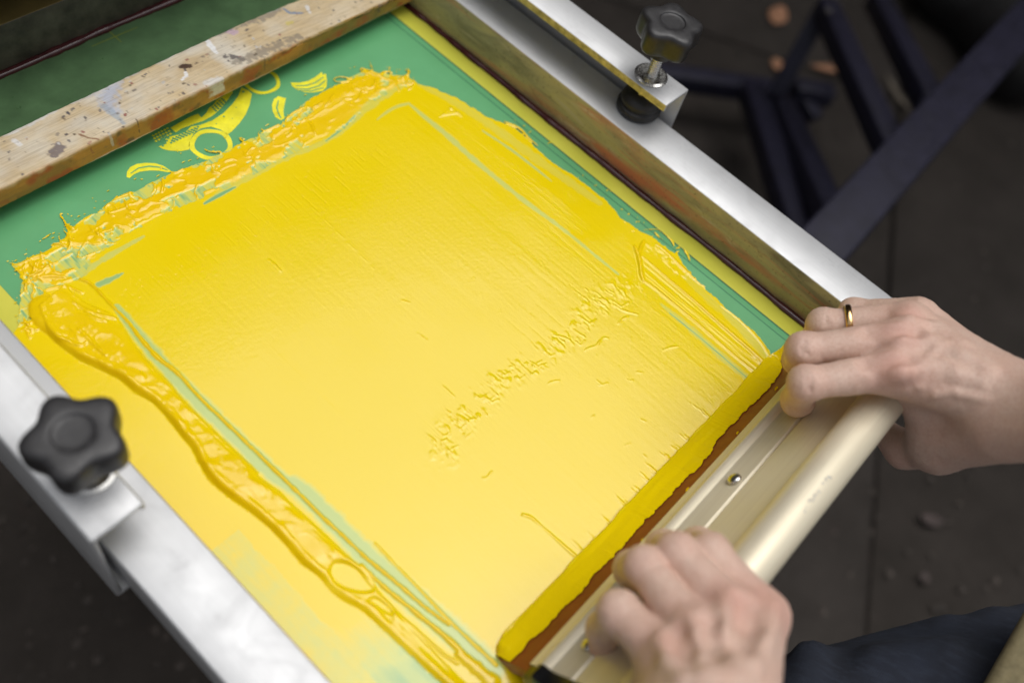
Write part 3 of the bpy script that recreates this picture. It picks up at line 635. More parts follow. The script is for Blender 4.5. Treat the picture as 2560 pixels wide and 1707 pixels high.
stroke(plane(hb([(330, 215), (440, 300), (590, 450), (720, 570)])), [1 * mm, 1.6 * mm, 1.4 * mm, 1 * mm], .6 * mm, 1.0, jit=.4, thick=.5)
stroke(plane(hb([(1000, 850), (1150, 960), (1290, 1090), (1420, 1240), (1490, 1360), (1515, 1415)])), [.4 * mm, .6 * mm, .8 * mm, .8 * mm, .9 * mm, .5 * mm], .5 * mm, 1.0, jit=.3)
stroke(plane(c2([(940, 800), (1000, 825), (1050, 850), (1100, 910), (1160, 960)])), [.6 * mm, 1.4 * mm, 1.5 * mm, 1.1 * mm, .5 * mm], .8 * mm, 1.0, thick=.5)
for k in range(9):                                  # fine combed ridges beside the right strip
    o = k * 9; stroke(plane(c2([(330 + o, 690 - o * .8), (640 + o, 905 - o * .8), (860 + o, 1075 - o * .8), (1150 + o, 1290 - o * .8), (1440 + o, 1540 - o * .8)])), .35 * mm, random.uniform(.03, .14) * mm, None, mode='add')
for L in ([(520, 770), (580, 730), (600, 705)], [(540, 760), (640, 740), (660, 765)], [(575, 700), (640, 750)]): stroke(plane(c2(L)), [.5 * mm, 1.2 * mm, .4 * mm], .5 * mm, 1.0, mode='add')

# --- the broken ridge in the middle and small marks
dY = np.array([0, 1.0])
def spike(p, l, w, h, lean=0.0):
    a = on(*p)[:2]; b = a + np.array([lean, 1.0]) * l
    stroke(np.array([a, (a + b) / 2 + np.array([random.uniform(-.6, .6) * mm, 0]), b]), [w, w * .6, w * .15], [h, h * .7, h * .2], 1.0, mode='add', sm=1, thick=.35)
mid = c4b([(280, 1160), (290, 1000), (380, 940), (470, 880), (560, 790), (620, 690), (720, 640), (800, 580), (900, 520), (1000, 440), (1090, 370), (1180, 260), (1280, 170), (1400, 90), (1500, 30)])
P_mid = plane(mid); Dm, Tm, _ = polydist(P_mid, 16 * mm)
zone = sstep(13 * mm, 2 * mm, Dm)
HT += zone * 0.45 * mm * np.clip(fbm(X, Y * .6, 2.8 * mm, 4, 71) - .08, 0, 1) * 2
for i in range(62):
    t = random.random() * (len(mid) - 1); k = int(t); f = t - k; p = (mid[k][0] * (1 - f) + mid[k + 1][0] * f + random.gauss(4, 16), mid[k][1] * (1 - f) + mid[k + 1][1] * f + random.gauss(9, 16))
    spike(p, random.uniform(2.5, 13) * mm, random.uniform(.28, .75) * mm, random.uniform(.2, .6) * mm, random.uniform(-.22, .08))
    if i % 3 == 0: a_ = np.array(p); stroke(plane([tuple(a_), tuple(a_ + [random.uniform(4, 10), random.uniform(-7, 2)]), tuple(a_ + [random.uniform(12, 24), random.uniform(-16, -2)])]), [.2 * mm, .5 * mm, .15 * mm], random.uniform(.25, .55) * mm, 1.0, mode='add', thick=.3)
for i in range(60):
    t = random.random() * (len(mid) - 1); k = int(t); f = t - k; p = (mid[k][0] * (1 - f) + mid[k + 1][0] * f, mid[k][1] * (1 - f) + mid[k + 1][1] * f); a_ = on(*p)[:2] + np.array([0, random.uniform(-12, 6) * mm]); l = random.uniform(8, 38) * mm
    stroke(np.array([a_, a_ + np.array([0, l * .5]), a_ + np.array([0, l])]), [random.uniform(.25, .45) * mm, .25 * mm, .08 * mm], random.choice((-1, 1)) * random.uniform(.03, .09) * mm, None, mode='add', sm=0)
for L, w in (([(1205, 465), (1230, 450), (1285, 435), (1300, 405), (1330, 380), (1360, 385)], .9), ([(960, 685), (990, 668), (1040, 660)], .8), ([(1290, 690), (1320, 690), (1355, 675)], .7), ([(1280, 655), (1320, 690)], .5), ([(1000, 365), (1060, 375), (1110, 400)], 1.0),
             ([(1420, 295), (1450, 260), (1490, 240)], .9), ([(1400, 170), (1450, 205), (1555, 230)], .8), ([(1480, 650), (1500, 665), (1525, 655)], .6), ([(1710, 465), (1760, 445), (1820, 435)], .7), ([(1525, 605), (1585, 608)], .5), ([(530, 1290), (560, 1305), (600, 1250)], .9),
             ([(1565, 910), (1605, 930)], .6), ([(1890, 805), (1985, 870)], .5), ([(1240, 915), (1270, 885)], .6), ([(1730, 1150), (1755, 1150)], .7), ([(1460, 1090), (1500, 1070)], .5), ([(1580, 1140), (1615, 1165)], .5), ([(110, 350), (180, 400)], .5), ([(0, 135), (70, 155)], .5), ([(1200, 50), (1230, 80)], .5),
             ([(270, 690), (360, 770)], .6), ([(800, 1530), (850, 1545), (880, 1568)], .8)):
    stroke(plane(c4b(L)), [w * .3 * mm, w * .75 * mm, w * .25 * mm], w * .6 * mm, 1.0, mode='add', thick=.3, jit=.7, seed=len(L))
for L, w in (([(1750, 130), (1790, 160), (1840, 215)], .7), ([(700, 600), (760, 650)], 0)):
    if w: stroke(plane(c4(L)), [.2 * mm, w * mm, .2 * mm], w * .7 * mm, 1.0, mode='add', thick=.4)
near_sp = c4b([(2050, 900), (1900, 1060), (1860, 1130), (1780, 1200), (1700, 1290), (1640, 1340), (1570, 1410), (1500, 1500)]) + c3b([(2290, 440), (2180, 560), (2070, 660), (2000, 735), (1960, 790)])
for p in near_sp:
    for _ in range(3): spike((p[0] + random.uniform(-8, 8), p[1] + random.uniform(-6, 8)), random.uniform(4, 13) * mm, random.uniform(.5, 1.1) * mm, random.uniform(.4, .9) * mm, random.uniform(-.15, .15))
stroke(plane(c3b([(1585, 475), (1640, 490), (1720, 560), (1800, 630), (1900, 720), (1960, 770)])), [1 * mm, .8 * mm, .4 * mm, .8 * mm, 1.2 * mm, 1.2 * mm], .6 * mm, 1.0, mode='add', thick=.3)
stroke(plane(c4([(1740, 670), (2000, 930), (2352, 1260)]) + c3b([(100, 40), (640, 380)])[0:0]), .28 * mm, .16 * mm, None, mode='add')
stroke(plane(dd([(700, 460), (860, 620)])), .25 * mm, .12 * mm, None, mode='add')
for k in range(110):                                 # short combed scratches under the far ridge
    t = random.random(); p = np.array([230 + 600 * t, 655 - 345 * t]) + np.array([random.uniform(0, 60), random.uniform(5, 40)])
    a = plane(dd([tuple(p)]))[0]; l = random.uniform(4, 17) * mm
    stroke(np.array([a, a - np.array([0, l])]), random.uniform(.15, .32) * mm, random.choice((-1, 1)) * random.uniform(.06, .16) * mm, None, mode='add', sm=0)
speck = fbm(X, Y, 1.3 * mm, 2, 81)
HT += np.where(film & ~inb, 0.10 * mm * np.clip(speck - 0.55, 0, 1) * 2 * (1 + n_big), 0)
# soften one step, then build
K = HT.copy(); K[1:-1, 1:-1] = (HT[1:-1, 1:-1] * 4 + HT[:-2, 1:-1] + HT[2:, 1:-1] + HT[1:-1, :-2] + HT[1:-1, 2:]) / 8; HT = np.where(MASK, K, 0)
fm = MASK[:-1, :-1] & MASK[1:, :-1] & MASK[1:, 1:] & MASK[:-1, 1:]
ids = np.arange(nx * ny).reshape(nx, ny)
Fq = np.stack([ids[:-1, :-1][fm], ids[1:, :-1][fm], ids[1:, 1:][fm], ids[:-1, 1:][fm]], 1)
used = np.unique(Fq); remap = np.zeros(nx * ny, np.int64); remap[used] = np.arange(len(used))
Vg = np.stack([X.ravel(), Y.ravel(), (0.00036 + HT).ravel()], 1)[used]
ink = mesh_obj('ink', Vg, remap[Fq], M_INK, None, smooth=True, attrs={'cover': np.clip(COV, 0, 1).ravel()[used], 'thick': np.clip(THK, 0, 1).ravel()[used]})
tag(ink, 'wet yellow ink spread over the green screen with thick glossy ridges round its edges', 'ink')

# ================================================================== PRESS (clamp arms, knobs, added shade beam, bed)
press = empty('screen_press', (0.56 * H, 0.5 * H, -0.06), 'screen press with two silver channel arms clamping the frame by black star knobs', 'screen press')
def arm(x_in, x_out, y_end, label):
    zt = 0.136 * H; s = 1 if x_out > x_in else -1; t = 0.0058 * H; tw = 0.010 * H
    xi, xo = x_in * H, x_out * H; y1 = 1.24 * H; y0 = y_end * H; zb = -0.022 * H
    lp = 0.0125 * H; prof = [(xi + s * t, zt - t), (xi + s * t, zt - lp), (xi, zt - lp), (xi, zt), (xo, zt), (xo, zb), (xo - s * 0.07 * H, zb), (xo - s * 0.07 * H, zb + t), (xo - s * t, zb + t), (xo - s * t, zt - tw), (xo - s * t * 2, zt - t)]
    n = len(prof); V = [(x, y0, z) for x, z in prof] + [(x, y1, z) for x, z in prof]
    F = [tuple(range(n)), tuple(range(2 * n - 1, n - 1, -1))] + [(i, i + n, (i + 1) % n + n, (i + 1) % n) for i in range(n)]
    if s < 0: F = [f[::-1] for f in F]
    idx = [0] * len(F); idx[4] = 1
    o = mesh_obj('clamp_arm', V, F, parent=press, mats=[M_ALU_Y, M_CHANNEL_EDGE if s > 0 else M_ALU_Y], midx=idx); bevel(o, 0.0034 if s < 0 else 0.0009, 2); o['label'] = label
    return o
arm(0.985, 1.0405, 0.389, 'silver channel arm over the right rail with a dull yellow edge')
arm(0.1325, 0.0755, 0.371, 'silver channel arm over the left rail, its end cut square')
def star(t, r): return 1 + 0.105 * math.cos(5 * t) * min(1, r / 0.6)
def knob(x, y, rot, ztop, label, pr=1.0):
    bx, by, zt = x * H, y * H, 0.136 * H; Rk = 0.0405 * H; zk = ztop * H; hk = 0.036 * H
    prof = [(0.15, 0.0), (0.78, 0.0), (0.93, 0.02 / .5 * .05), (0.985, 0.10), (1.0, 0.25), (1.0, 0.66), (0.985, 0.82), (0.95, 0.91), (0.88, 0.965), (0.78, 0.99), (0.6, 1.0), (0.47, 1.0), (0.45, 0.99), (0.435, 0.955), (0.42, 0.945), (0.3, 0.94), (0.02, 0.94)]
    V, F = lathe([(r * Rk, z * hk) for r, z in prof], 120, rfun=lambda t, r: 1 + 0.125 * math.cos(5 * (t - rot)) * min(1, max(0, (r / Rk - 0.5) / 0.4)))
    V2, F2 = lathe([(0.008 * H, -0.022 * H), (0.017 * H, -0.020 * H), (0.019 * H, -0.006 * H), (0.021 * H, 0.001 * H)], 40)
    V, F = join((V, F), (V2, F2)); V = [(a + bx, b + by, c + zk - hk) for a, b, c in V]
    k = mesh_obj('clamp_knob', V, F, M_BLACK, press, smooth=True); k['label'] = label
    # screw with a real thread
    r0 = 0.0083 * H; pitch = 0.0036 * H; nseg = 14; zlo = 0.092 * H; zhi = zk - hk - 0.018 * H; steps = int((zhi - zlo) / pitch * nseg)
    V = []; F = []
    cols = ((0.0, r0 * .84), (0.5, r0 * 1.08))
    rows = int((zhi - zlo) / (pitch / 4))
    for i in range(rows + 1):
        for j in range(24):
            a = 2 * math.pi * j / 24; ph = (i / 4 - j / 24) % 1.0; rr = r0 * (0.86 + 0.26 * abs(2 * ph - 1))
            V.append((bx + rr * math.cos(a), by + rr * math.sin(a), zlo + i * pitch / 4))
    for i in range(rows):
        for j in range(24): q = (j + 1) % 24; F.append((i * 24 + j, i * 24 + q, (i + 1) * 24 + q, (i + 1) * 24 + j))
    mesh_obj('threaded_screw', V, F, M_STEEL, k, smooth=True)
    V, F = lathe([(0.0085 * H, 0.0), (0.0245 * H, 0.0), (0.0245 * H, 0.0024 * H), (0.021 * H, 0.0042 * H), (0.0125 * H, 0.0042 * H), (0.0105 * H, 0.001 * H)], 40, (bx, by, zt + 0.0002))
    mesh_obj('washer', V, F, M_STEEL, k, smooth=False)
    V, F = lathe([(r_ * pr, z_) for r_, z_ in ((0.012 * H, 0), (0.030 * H, 0), (0.0335 * H, 0.004 * H), (0.0335 * H, 0.010 * H), (0.031 * H, 0.0125 * H), (0.028 * H, 0.013 * H), (0.0275 * H, 0.016 * H), (0.031 * H, 0.018 * H), (0.030 * H, 0.024 * H), (0.022 * H, 0.030 * H), (0.012 * H, 0.034 * H))], 48, (bx, by, hz * H))
    mesh_obj('rubber_pad', V, F, M_RUBBER, k, smooth=True)
    V, F = lathe([(0.0135 * H, 0), (0.0155 * H, 0.002 * H), (0.0155 * H, 0.012 * H), (0.012 * H, 0.013 * H)], 6, (bx, by, 0.108 * H)); mesh_obj('hex_nut', V, F, M_STEEL, k)
knob(1.0137, 0.4402, 0.55, 0.233, 'black star knob on its raised screw at the right arm')
knob(0.1150, 0.4300, 1.45, 0.217, 'black star knob screwed low on the left arm', 0.4)
V, F = box_vf(-0.25 * H, 1.40 * H, 1.018 * H, 1.45 * H, 0.155 * H, 0.40 * H); o = mesh_obj('added_shade_beam', V, F, M_DARKSTEEL, press); bevel(o, 0.004, 2)  # unseen beam added to shade the far mesh and rail
for x0, x1 in ((-0.20, -0.08), (1.24, 1.36)):
    V, F = box_vf(x0 * H, x1 * H, 1.10 * H, 1.26 * H, -0.02 * H, 0.155 * H); bevel(mesh_obj('added_beam_post', V, F, M_DARKSTEEL, press), 0.003, 2)
V, F = box_vf(-0.20 * H, 1.36 * H, 1.243 * H, 1.42 * H, -0.06 * H, 0.13 * H); bevel(mesh_obj('hinge_bar', V, F, M_DARKSTEEL, press), 0.003, 2)
V, F = box_vf(0.13 * H, 0.99 * H, -0.06 * H, 1.24 * H, -0.085 * H, -0.028 * H); bevel(mesh_obj('print_bed', V, F, simple('bed_board', (0.11, 0.09, 0.075), 0.6, 0, 30, 0.3), press), 0.002, 2)
V, F = box_vf(0.42 * H, 0.68 * H, 0.9 * H, 1.15 * H, GZ, -0.086 * H); mesh_obj('pedestal', V, F, M_DARKSTEEL, press)

# ================================================================== WOODEN BATTEN
bx0, bx1, by0, by1 = 0.1600, 0.9570, 0.8465, 0.9214; zb0 = 0.0220; zb1 = 0.0543
NL = 760; sec = []
for (y, z, n) in ((by0, zb0, 14), (by0, zb1, 34), (by1, zb1, 14), (by1, zb0, 16)):
    sec.append((y, z, n))
ring_pts = []
cs = [(by0, zb0), (by0, zb1), (by1, zb1), (by1, zb0)]; cnt = [16, 40, 16, 12]; rad = 0.0034
for i in range(4):
    a = np.array(cs[i]); b = np.array(cs[(i + 1) % 4]); d = (b - a) / np.linalg.norm(b - a); a2 = a + d * rad; b2 = b - d * rad
    for k in range(cnt[i]): ring_pts.append((a2 + (b2 - a2) * k / (cnt[i] - 1), i))
    c = b2 + 0; nxt = np.array(cs[(i + 2) % 4]); d2 = (nxt - b) / np.linalg.norm(nxt - b)
    for k in (0.25, 0.5, 0.75):
        ang = k * math.pi / 2; ring_pts.append((b + (-d * (1 - math.sin(ang)) - d2 * 0 + d2 * (1 - math.cos(ang))) * rad, i))
ns = len(ring_pts); RP = np.array([p for p, _ in ring_pts]); side = np.array([s for _, s in ring_pts])
xl = np.linspace(bx0, bx1, NL); Xb = np.repeat(xl[:, None], ns, 1) * H; Yb = np.repeat(RP[None, :, 0], NL, 0) * H; Zb = np.repeat(RP[None, :, 1], NL, 0) * H
arc = np.cumsum(np.r_[0, np.linalg.norm(np.diff(RP, axis=0), axis=1)]) * H; Ab = np.repeat(arc[None], NL, 0)
ctr = np.array([(by0 + by1) / 2, (zb0 + zb1) / 2]) * H
nb = fbm(Xb, Ab, 6 * mm, 4, 91); nb2 = fbm(Xb, Ab, 40 * mm, 3, 92)
k = 0.35 * mm * nb + 0.5 * mm * nb2
dyv = Yb - ctr[0]; dzv = Zb - ctr[1]; Yb = Yb + np.sign(dyv) * k * (np.abs(dyv) > 0.4 * (by1 - by0) * H); Zb = Zb + k * (dzv > 0) * 0.6
Zb = np.where(dzv > 0.3 * (zb1 - zb0) * H, Zb - 0.008 * H * sstep(0.62, 0.90, Xb / H), Zb)
top = (side == 1)[None, :] & np.ones((NL, 1), bool); front = (side == 0)[None, :] & np.ones((NL, 1), bool)
def lerp(a, b, t): t = np.clip(t, 0, 1)[..., None]; return np.asarray(a) * (1 - t) + np.asarray(b) * t
grain = fbm(Xb * .06, Ab, 1.6 * mm, 4, 95); blot = fbm(Xb, Ab, 18 * mm, 4, 96); bl2 = fbm(Xb, Ab, 30 * mm, 4, 97); sp1 = fbm(Xb, Ab, 2.4 * mm, 3, 98)
C = np.ones((NL, ns, 3)) * np.array([0.58, 0.45, 0.26])
C = lerp(C[..., :], (0.40, 0.29, 0.17), 0.6 * np.clip(grain + .2, 0, 1))
C = np.where(True, C * (1 - np.clip(blot * 1.6 + .25, 0, 1)[..., None] * .8) + np.array([0.63, 0.53, 0.37]) * np.clip(blot * 1.6 + .25, 0, 1)[..., None] * .8, C)
wash = np.clip(bl2 * 2.0 + 0.05, 0, 1) * 0.75; C = C * (1 - wash[..., None]) + np.array([0.63, 0.595, 0.51]) * wash[..., None]
# dull front side soaked with old orange and brown ink
fc = np.ones((NL, ns, 3)) * np.array([0.44, 0.225, 0.04])
o1 = np.clip(fbm(Xb * .35, Ab, 9 * mm, 4, 101) * 2 + .3, 0, 1)[..., None]; fc = fc * (1 - o1) + np.array([0.30, 0.17, 0.035]) * o1
o2 = np.clip(fbm(Xb, Ab, 12 * mm, 4, 102) * 3 - .45, 0, 1)[..., None] * .8; fc = fc * (1 - o2) + np.array([0.36, 0.07, 0.02]) * o2
o3 = np.clip(fbm(Xb, Ab, 10 * mm, 4, 103) * 3 - .7, 0, 1)[..., None] * .8; fc = fc * (1 - o3) + np.array([0.10, 0.07, 0.03]) * o3
gr = sstep(0.70, 0.80, Xb / H)[..., None] * np.clip(fbm(Xb, Ab, 14 * mm, 3, 104) * 2 + .5, 0, 1)[..., None] * .6; fc = fc * (1 - gr) + np.array([0.20, 0.19, 0.035]) * gr
upper = sstep(0.55, 0.8, (Zb / H - zb0) / (zb1 - zb0))[..., None] * .5
fmask = ((side == 0)[None, :] * 1.0) + 0 * Xb
edge_w = sstep(0.75, 1.0, (Zb / H - zb0) / (zb1 - zb0) + 0.12 * nb) * 0.85
fm_ = (fmask * (1 - edge_w))[..., None]; C = C * (1 - fm_) + fc * fm_
def px_uv(L, zz): return np.array([on(x, y, zz)[:2] for x, y in L])
def dab(L, w, col, a=1.0, conv=c1, seed=0, hard=2.0, rough=.5):
    global C
    P = px_uv(conv(L), zb1); D = np.full(Xb.shape, 1.0); wv = np.interp(np.linspace(0, 1, len(P)), np.linspace(0, 1, len(w)), w) * mm
    for i in range(len(P) - 1):
        e = P[i + 1] - P[i]; le = max(1e-9, np.hypot(*e)); t = np.clip(((Xb - P[i][0]) * e[0] + (Yb - P[i][1]) * e[1]) / le ** 2, 0, 1)
        d = np.hypot(Xb - P[i][0] - t * e[0], Yb - P[i][1] - t * e[1]) / (wv[i] + t * (wv[i + 1] - wv[i])); D = np.minimum(D, d)
    f = np.clip((1 - D + rough * fbm(Xb, Ab, 2.2 * mm, 3, 110 + seed) * (D < 1)) * hard, 0, 1) * a * (Zb > (zb0 + .3 * (zb1 - zb0)) * H)
    C = C * (1 - f[..., None]) + np.asarray(col) * f[..., None]
dab([(1140, 215), (1165, 250), (1200, 295)], [1.6, 2.4, 1.6], (0.78, 0.77, 0.75), seed=1, hard=4)
dab([(1010, 370), (1050, 368)], [2.6, 2.2], (0.05, 0.022, 0.01), seed=2, hard=3)
dab([(1030, 405), (1035, 425), (1010, 445)], [1.1, 1.3, .8], (0.74, 0.72, 0.70), seed=3, hard=4)
dab([(625, 460), (600, 520), (600, 580), (640, 620)], [8, 9, 7, 5], (0.44, 0.48, 0.58), .85, seed=4, hard=1.4)
dab([(580, 590), (640, 640), (690, 685)], [3, 3, 1.5], (0.30, 0.36, 0.42), .7, seed=5)
dab([(1250, 315), (1300, 320), (1350, 330)], [2.5, 3, 2.5], (0.09, 0.08, 0.08), .9, seed=6, rough=1.2)
dab([(1285, 350), (1360, 335), (1450, 290), (1560, 240), (1660, 200)], [2, 4, 5, 5, 4], (0.20, 0.17, 0.13), .7, seed=7, rough=1.3)
dab([(300, 850), (320, 820), (325, 800)], [4, 5, 3], (0.16, 0.13, 0.13), .9, seed=8, rough=1.2)
dab([(1270, 170), (1300, 180)], [4, 3.5], (0.50, 0.36, 0.47), .8, seed=9)
dab([(1370, 100), (1440, 70), (1540, 40)], [2, 2.5, 1.5], (0.74, 0.73, 0.70), .95, seed=10, rough=1.1)
dab([(1570, 40), (1610, 65), (1680, 62)], [1, 1.6, 1], (0.16, 0.24, 0.36), .9, seed=11)
dab([(1180, 190), (1300, 130), (1420, 100), (1540, 45)], [4, 5, 6, 4], (0.22, 0.20, 0.17), .65, seed=12, rough=1.3)
dab([(1700, 20), (1720, 60)], [1.6, 1.2], (0.72, 0.71, 0.69), .9, seed=13, rough=1.4)
dab([(80, 780), (110, 800)], [2, 2], (0.70, 0.68, 0.65), .9, seed=14); dab([(1600, 125), (1622, 115)], [2.5, 1.5], (0.60, 0.50, 0.12), .8, seed=15)
dab([(440, 745), (490, 765), (545, 770)], [1, 1, .6], (0.22, 0.10, 0.04), .9, seed=16)
dab([(1150, 460), (1210, 440), (1180, 455)], [3, 4, 3], (0.62, 0.60, 0.55), .9, seed=17); dab([(20, 740), (150, 690), (300, 610)], [3, 4, 3], (0.66, 0.65, 0.62), .8, seed=18)
dab([(400, 560), (520, 500), (760, 390)], [3, 5, 3], (0.63, 0.62, 0.60), .8, seed=19); dab([(860, 345), (960, 290), (1030, 260)], [3, 3.5, 2], (0.64, 0.63, 0.60), .8, seed=20)
for _ in range(110):
    x = random.uniform(0, 2200); y = 1050 - x * 0.455 - random.uniform(20, 270); s = random.choice(((0.06, 0.05, 0.06), (0.05, 0.05, 0.07), (0.25, 0.06, 0.05), (0.10, 0.07, 0.04), (0.55, 0.53, 0.50)))
    dab([(x, y), (x + random.uniform(-10, 10), y + random.uniform(-8, 8))], [random.uniform(.4, 1.1)] * 2, s, random.uniform(.5, .95), seed=_ + 20, hard=3, rough=.9)
speckd = np.clip(sp1 * 4 - 2.2, 0, 1)[..., None] * .7; C = C * (1 - speckd) + np.array([0.16, 0.12, 0.09]) * speckd
ids = np.arange(NL * ns).reshape(NL, ns)
F = np.stack([ids[:-1, :], np.roll(ids, -1, 1)[:-1, :], np.roll(ids, -1, 1)[1:, :], ids[1:, :]], -1).reshape(-1, 4)[:, ::-1]
def wood_mat():
    m, nt, p = new_mat('inky_wood'); v = obj_vec(nt, (0.05, 1, 1)); v2 = obj_vec(nt)
    g = noise(nt, 900, 5, 0.65, v); h = noise(nt, 500, 4, 0.6, v2)
    c = mix(nt, ramp(nt, g, [(0.45, 0.0), (0.75, 0.45)]), attr(nt, 'col', False), (0.16, 0.10, 0.05))
    nt.links.new(c, p.inputs['Base Color']); p.inputs['Roughness'].default_value = 0.62
    b = bump(nt, g, 0.4, 0.0003); nt.links.new(bump(nt, h, 0.4, 0.0003, b), p.inputs['Normal']); return m
bat = mesh_obj('wooden_batten', np.stack([Xb, Yb, Zb], -1).reshape(-1, 3), F, wood_mat(), None, smooth=True, attrs={'col': np.clip(C, 0, 1).reshape(-1, 3)})
tag(bat, 'paint spattered wooden batten lying across the green screen between the rails', 'batten')

# ================================================================== SQUEEGEE
TILT = math.radians(52); ct, sn = math.cos(TILT), math.sin(TILT)
def sq(x, s, n): return (x * H, (0.0485 - s * ct + n * sn) * H, (s * sn + n * ct) * H)    # s up the tool, n out of its face
SX0, SX1 = 0.309, 0.930
squeegee = empty('squeegee', (0.62 * H, 0.0485 * H, 0.0), 'aluminium squeegee with brown rubber blade pressed into yellow ink', 'squeegee')
def extrude(name, prof, x0, x1, mats, caps=0, parent=squeegee, smooth=False):
    n = len(prof); V = [sq(x0, s, q) for s, q in prof] + [sq(x1, s, q) for s, q in prof]
    F = [tuple(range(n)), tuple(range(2 * n - 1, n - 1, -1))] + [(i, i + n, (i + 1) % n + n, (i + 1) % n) for i in range(n)]
    return mesh_obj(name, V, F, parent=parent, mats=mats, midx=[caps, caps] + [0] * n)
M_BLADE = simple('brown_rubber_blade', (0.235, 0.052, 0.013), 0.38, 0, 60, 0.12)
bl = extrude('blade', [(0.003, 0.001), (0.117, 0.001), (0.117, -0.0165), (0.003, -0.0165)], SX0, SX1, [M_BLADE]); bevel(bl, 0.0006, 2)
def gold_mat():
    m, nt, p = new_mat('champagne_aluminium'); v = obj_vec(nt, (0.03, 1, 1)); v2 = obj_vec(nt)
    f = noise(nt, 700, 3, 0.6, v); g = noise(nt, 45, 5, 0.6, v2)
    c = mix(nt, ramp(nt, f, [(0.3, 0.0), (0.7, 1.0)]), (0.71, 0.63, 0.47), (0.77, 0.70, 0.53))
    nt.links.new(c, p.inputs['Base Color']); p.inputs['Metallic'].default_value = 0.35
    nt.links.new(ramp(nt, g, [(0.3, 0.42), (0.7, 0.54)]), p.inputs['Roughness'])
    nt.links.new(bump(nt, f, 0.3, 0.00008), p.inputs['Normal']); return m
M_GOLD = gold_mat(); M_HOLLOW = simple('dark_hollow', (0.018, 0.016, 0.014), 0.35, 0.2, 160, 0.3)
# one extruded section: jaw, ridge, web, groove, wide face and round grip
prof = [(0.0595, 0.0015), (0.0595, 0.0085), (0.0612, 0.0100), (0.0745, 0.0108), (0.0785, 0.0150), (0.0840, 0.0174), (0.0900, 0.0160), (0.0945, 0.0112), (0.1240, 0.0098), (0.1262, 0.0068), (0.1284, 0.0068), (0.1300, 0.0096), (0.1318, 0.0112), (0.1800, 0.0085)]
cx, cn, cr = 0.2020, -0.001, 0.0240
for k in range(0, 25):
    a = math.radians(150 - k * 300 / 24); prof.append((cx + cr * math.cos(a), cn + cr * math.sin(a)))
prof += [(0.1800, -0.0105), (0.1380, -0.0150), (0.1200, -0.0270), (0.0595, -0.0270), (0.0595, -0.0170), (0.1180, -0.0170), (0.1180, 0.0015)]
hold = extrude('holder', prof, SX0 + 0.003, SX1, [M_GOLD, M_HOLLOW], 1)
bevel(hold, 0.0005, 2)
# hollow mouth at the open end, its raised rim and the black plug inside
p2 = [(s, n) for s, n in prof]
for (s0, s1, n0, n1) in ((0.053, 0.060, 0.003, 0.008),):
    pass
V, F = lathe([(0.001 * H, 0), (0.0065 * H, 0.0), (0.0080 * H, 0.0010 * H), (0.0086 * H, 0.0024 * H), (0.0074 * H, 0.0048 * H), (0.0040 * H, 0.0064 * H), (0.0005 * H, 0.0068 * H)], 28)
rot = Vector((0, sn, ct)).to_track_quat('Z', 'Y').to_matrix()
def add_screw(px, py):
    best = None
    for i in range(200):
        z = 0.03 + i * 0.0006; p = on(px, py, z); 
        s = (0.0485 - p[1] / H) * ct + z * sn; n = (p[1] / H - 0.0485) * sn + z * ct
        if best is None or abs(n - 0.0106) < best[0]: best = (abs(n - 0.0106), p[0] / H, s)
    c = sq(best[1], best[2], 0.0104); Vs = [tuple(rot @ Vector(v) + Vector(c)) for v in V]
    mesh_obj('screw', Vs, F, M_STEEL, squeegee, smooth=True); return best[1], best[2]
sxp, ssp = add_screw(1838, 1201)
for xx in (sxp - 0.26, sxp + 0.25):
    c = sq(xx, ssp, 0.0104); mesh_obj('screw', [tuple(rot @ Vector(v) + Vector(c)) for v in V], F, M_STEEL, squeegee, smooth=True)
M_CAP = simple('black_tape', (0.008, 0.008, 0.009), 0.16, 0, 120, 0.3, 0.0006)
cap = extrude('end_cap', [(.062, .002), (.066, .0105), (.080, .0125), (.086, .0195), (.094, .0165), (.100, .0125), (.130, .0125), (.178, .0110), (.184, .0170), (.200, .0245), (.216, .0215), (.2275, .008), (.2275, -.012), (.18, -.014), (.12, -.0295), (.062, -.0295)], SX0 - .014, SX0 + .0045, [M_CAP]); bevel(cap, .0014, 3)
# faded, unreadable print on the grip
y0p = on(2044, 1236, 0)[1] / H; best = min((abs((0.0485 - (cx + cr * math.cos(t)) * ct + (cn + cr * math.sin(t)) * sn) / (1 - (cx + cr * math.cos(t)) * sn - (cn + cr * math.sin(t)) * ct) - y0p), t) for t in np.linspace(-0.6, 1.8, 300))[1]
zp = (cx + cr * math.cos(best)) * sn + (cn + cr * math.sin(best)) * ct; xa = on(2014, 1279, 0)[0] / H * (1 - zp); xb = on(2074, 1193, 0)[0] / H * (1 - zp)
def grip(x, t, o=.0004): return sq(x, cx + (cr + o) * math.cos(t), cn + (cr + o) * math.sin(t))
V = []; F = []
for i in range(11):
    if i in (1, 7): continue
    x = xa + (xb - xa) * i / 10
    for _ in range(3):
        p0 = (x + random.uniform(-.0022, .0022), best + random.uniform(-.09, .09)); p1 = (p0[0] + random.choice((0, 0, .003)), p0[1] + random.choice((.12, .1, 0))); o = len(V)
        V += [grip(p0[0], p0[1]), grip(p0[0] + .0009, p0[1] + .02), grip(p1[0] + .0009, p1[1] + .02), grip(p1[0], p1[1])]; F.append((o, o + 1, o + 2, o + 3))
o = mesh_obj('faded_print', V, F, simple('faded_print', (0.30, 0.32, 0.36), 0.5, 0, 300, 0.3), squeegee); o['kind'] = 'stuff'
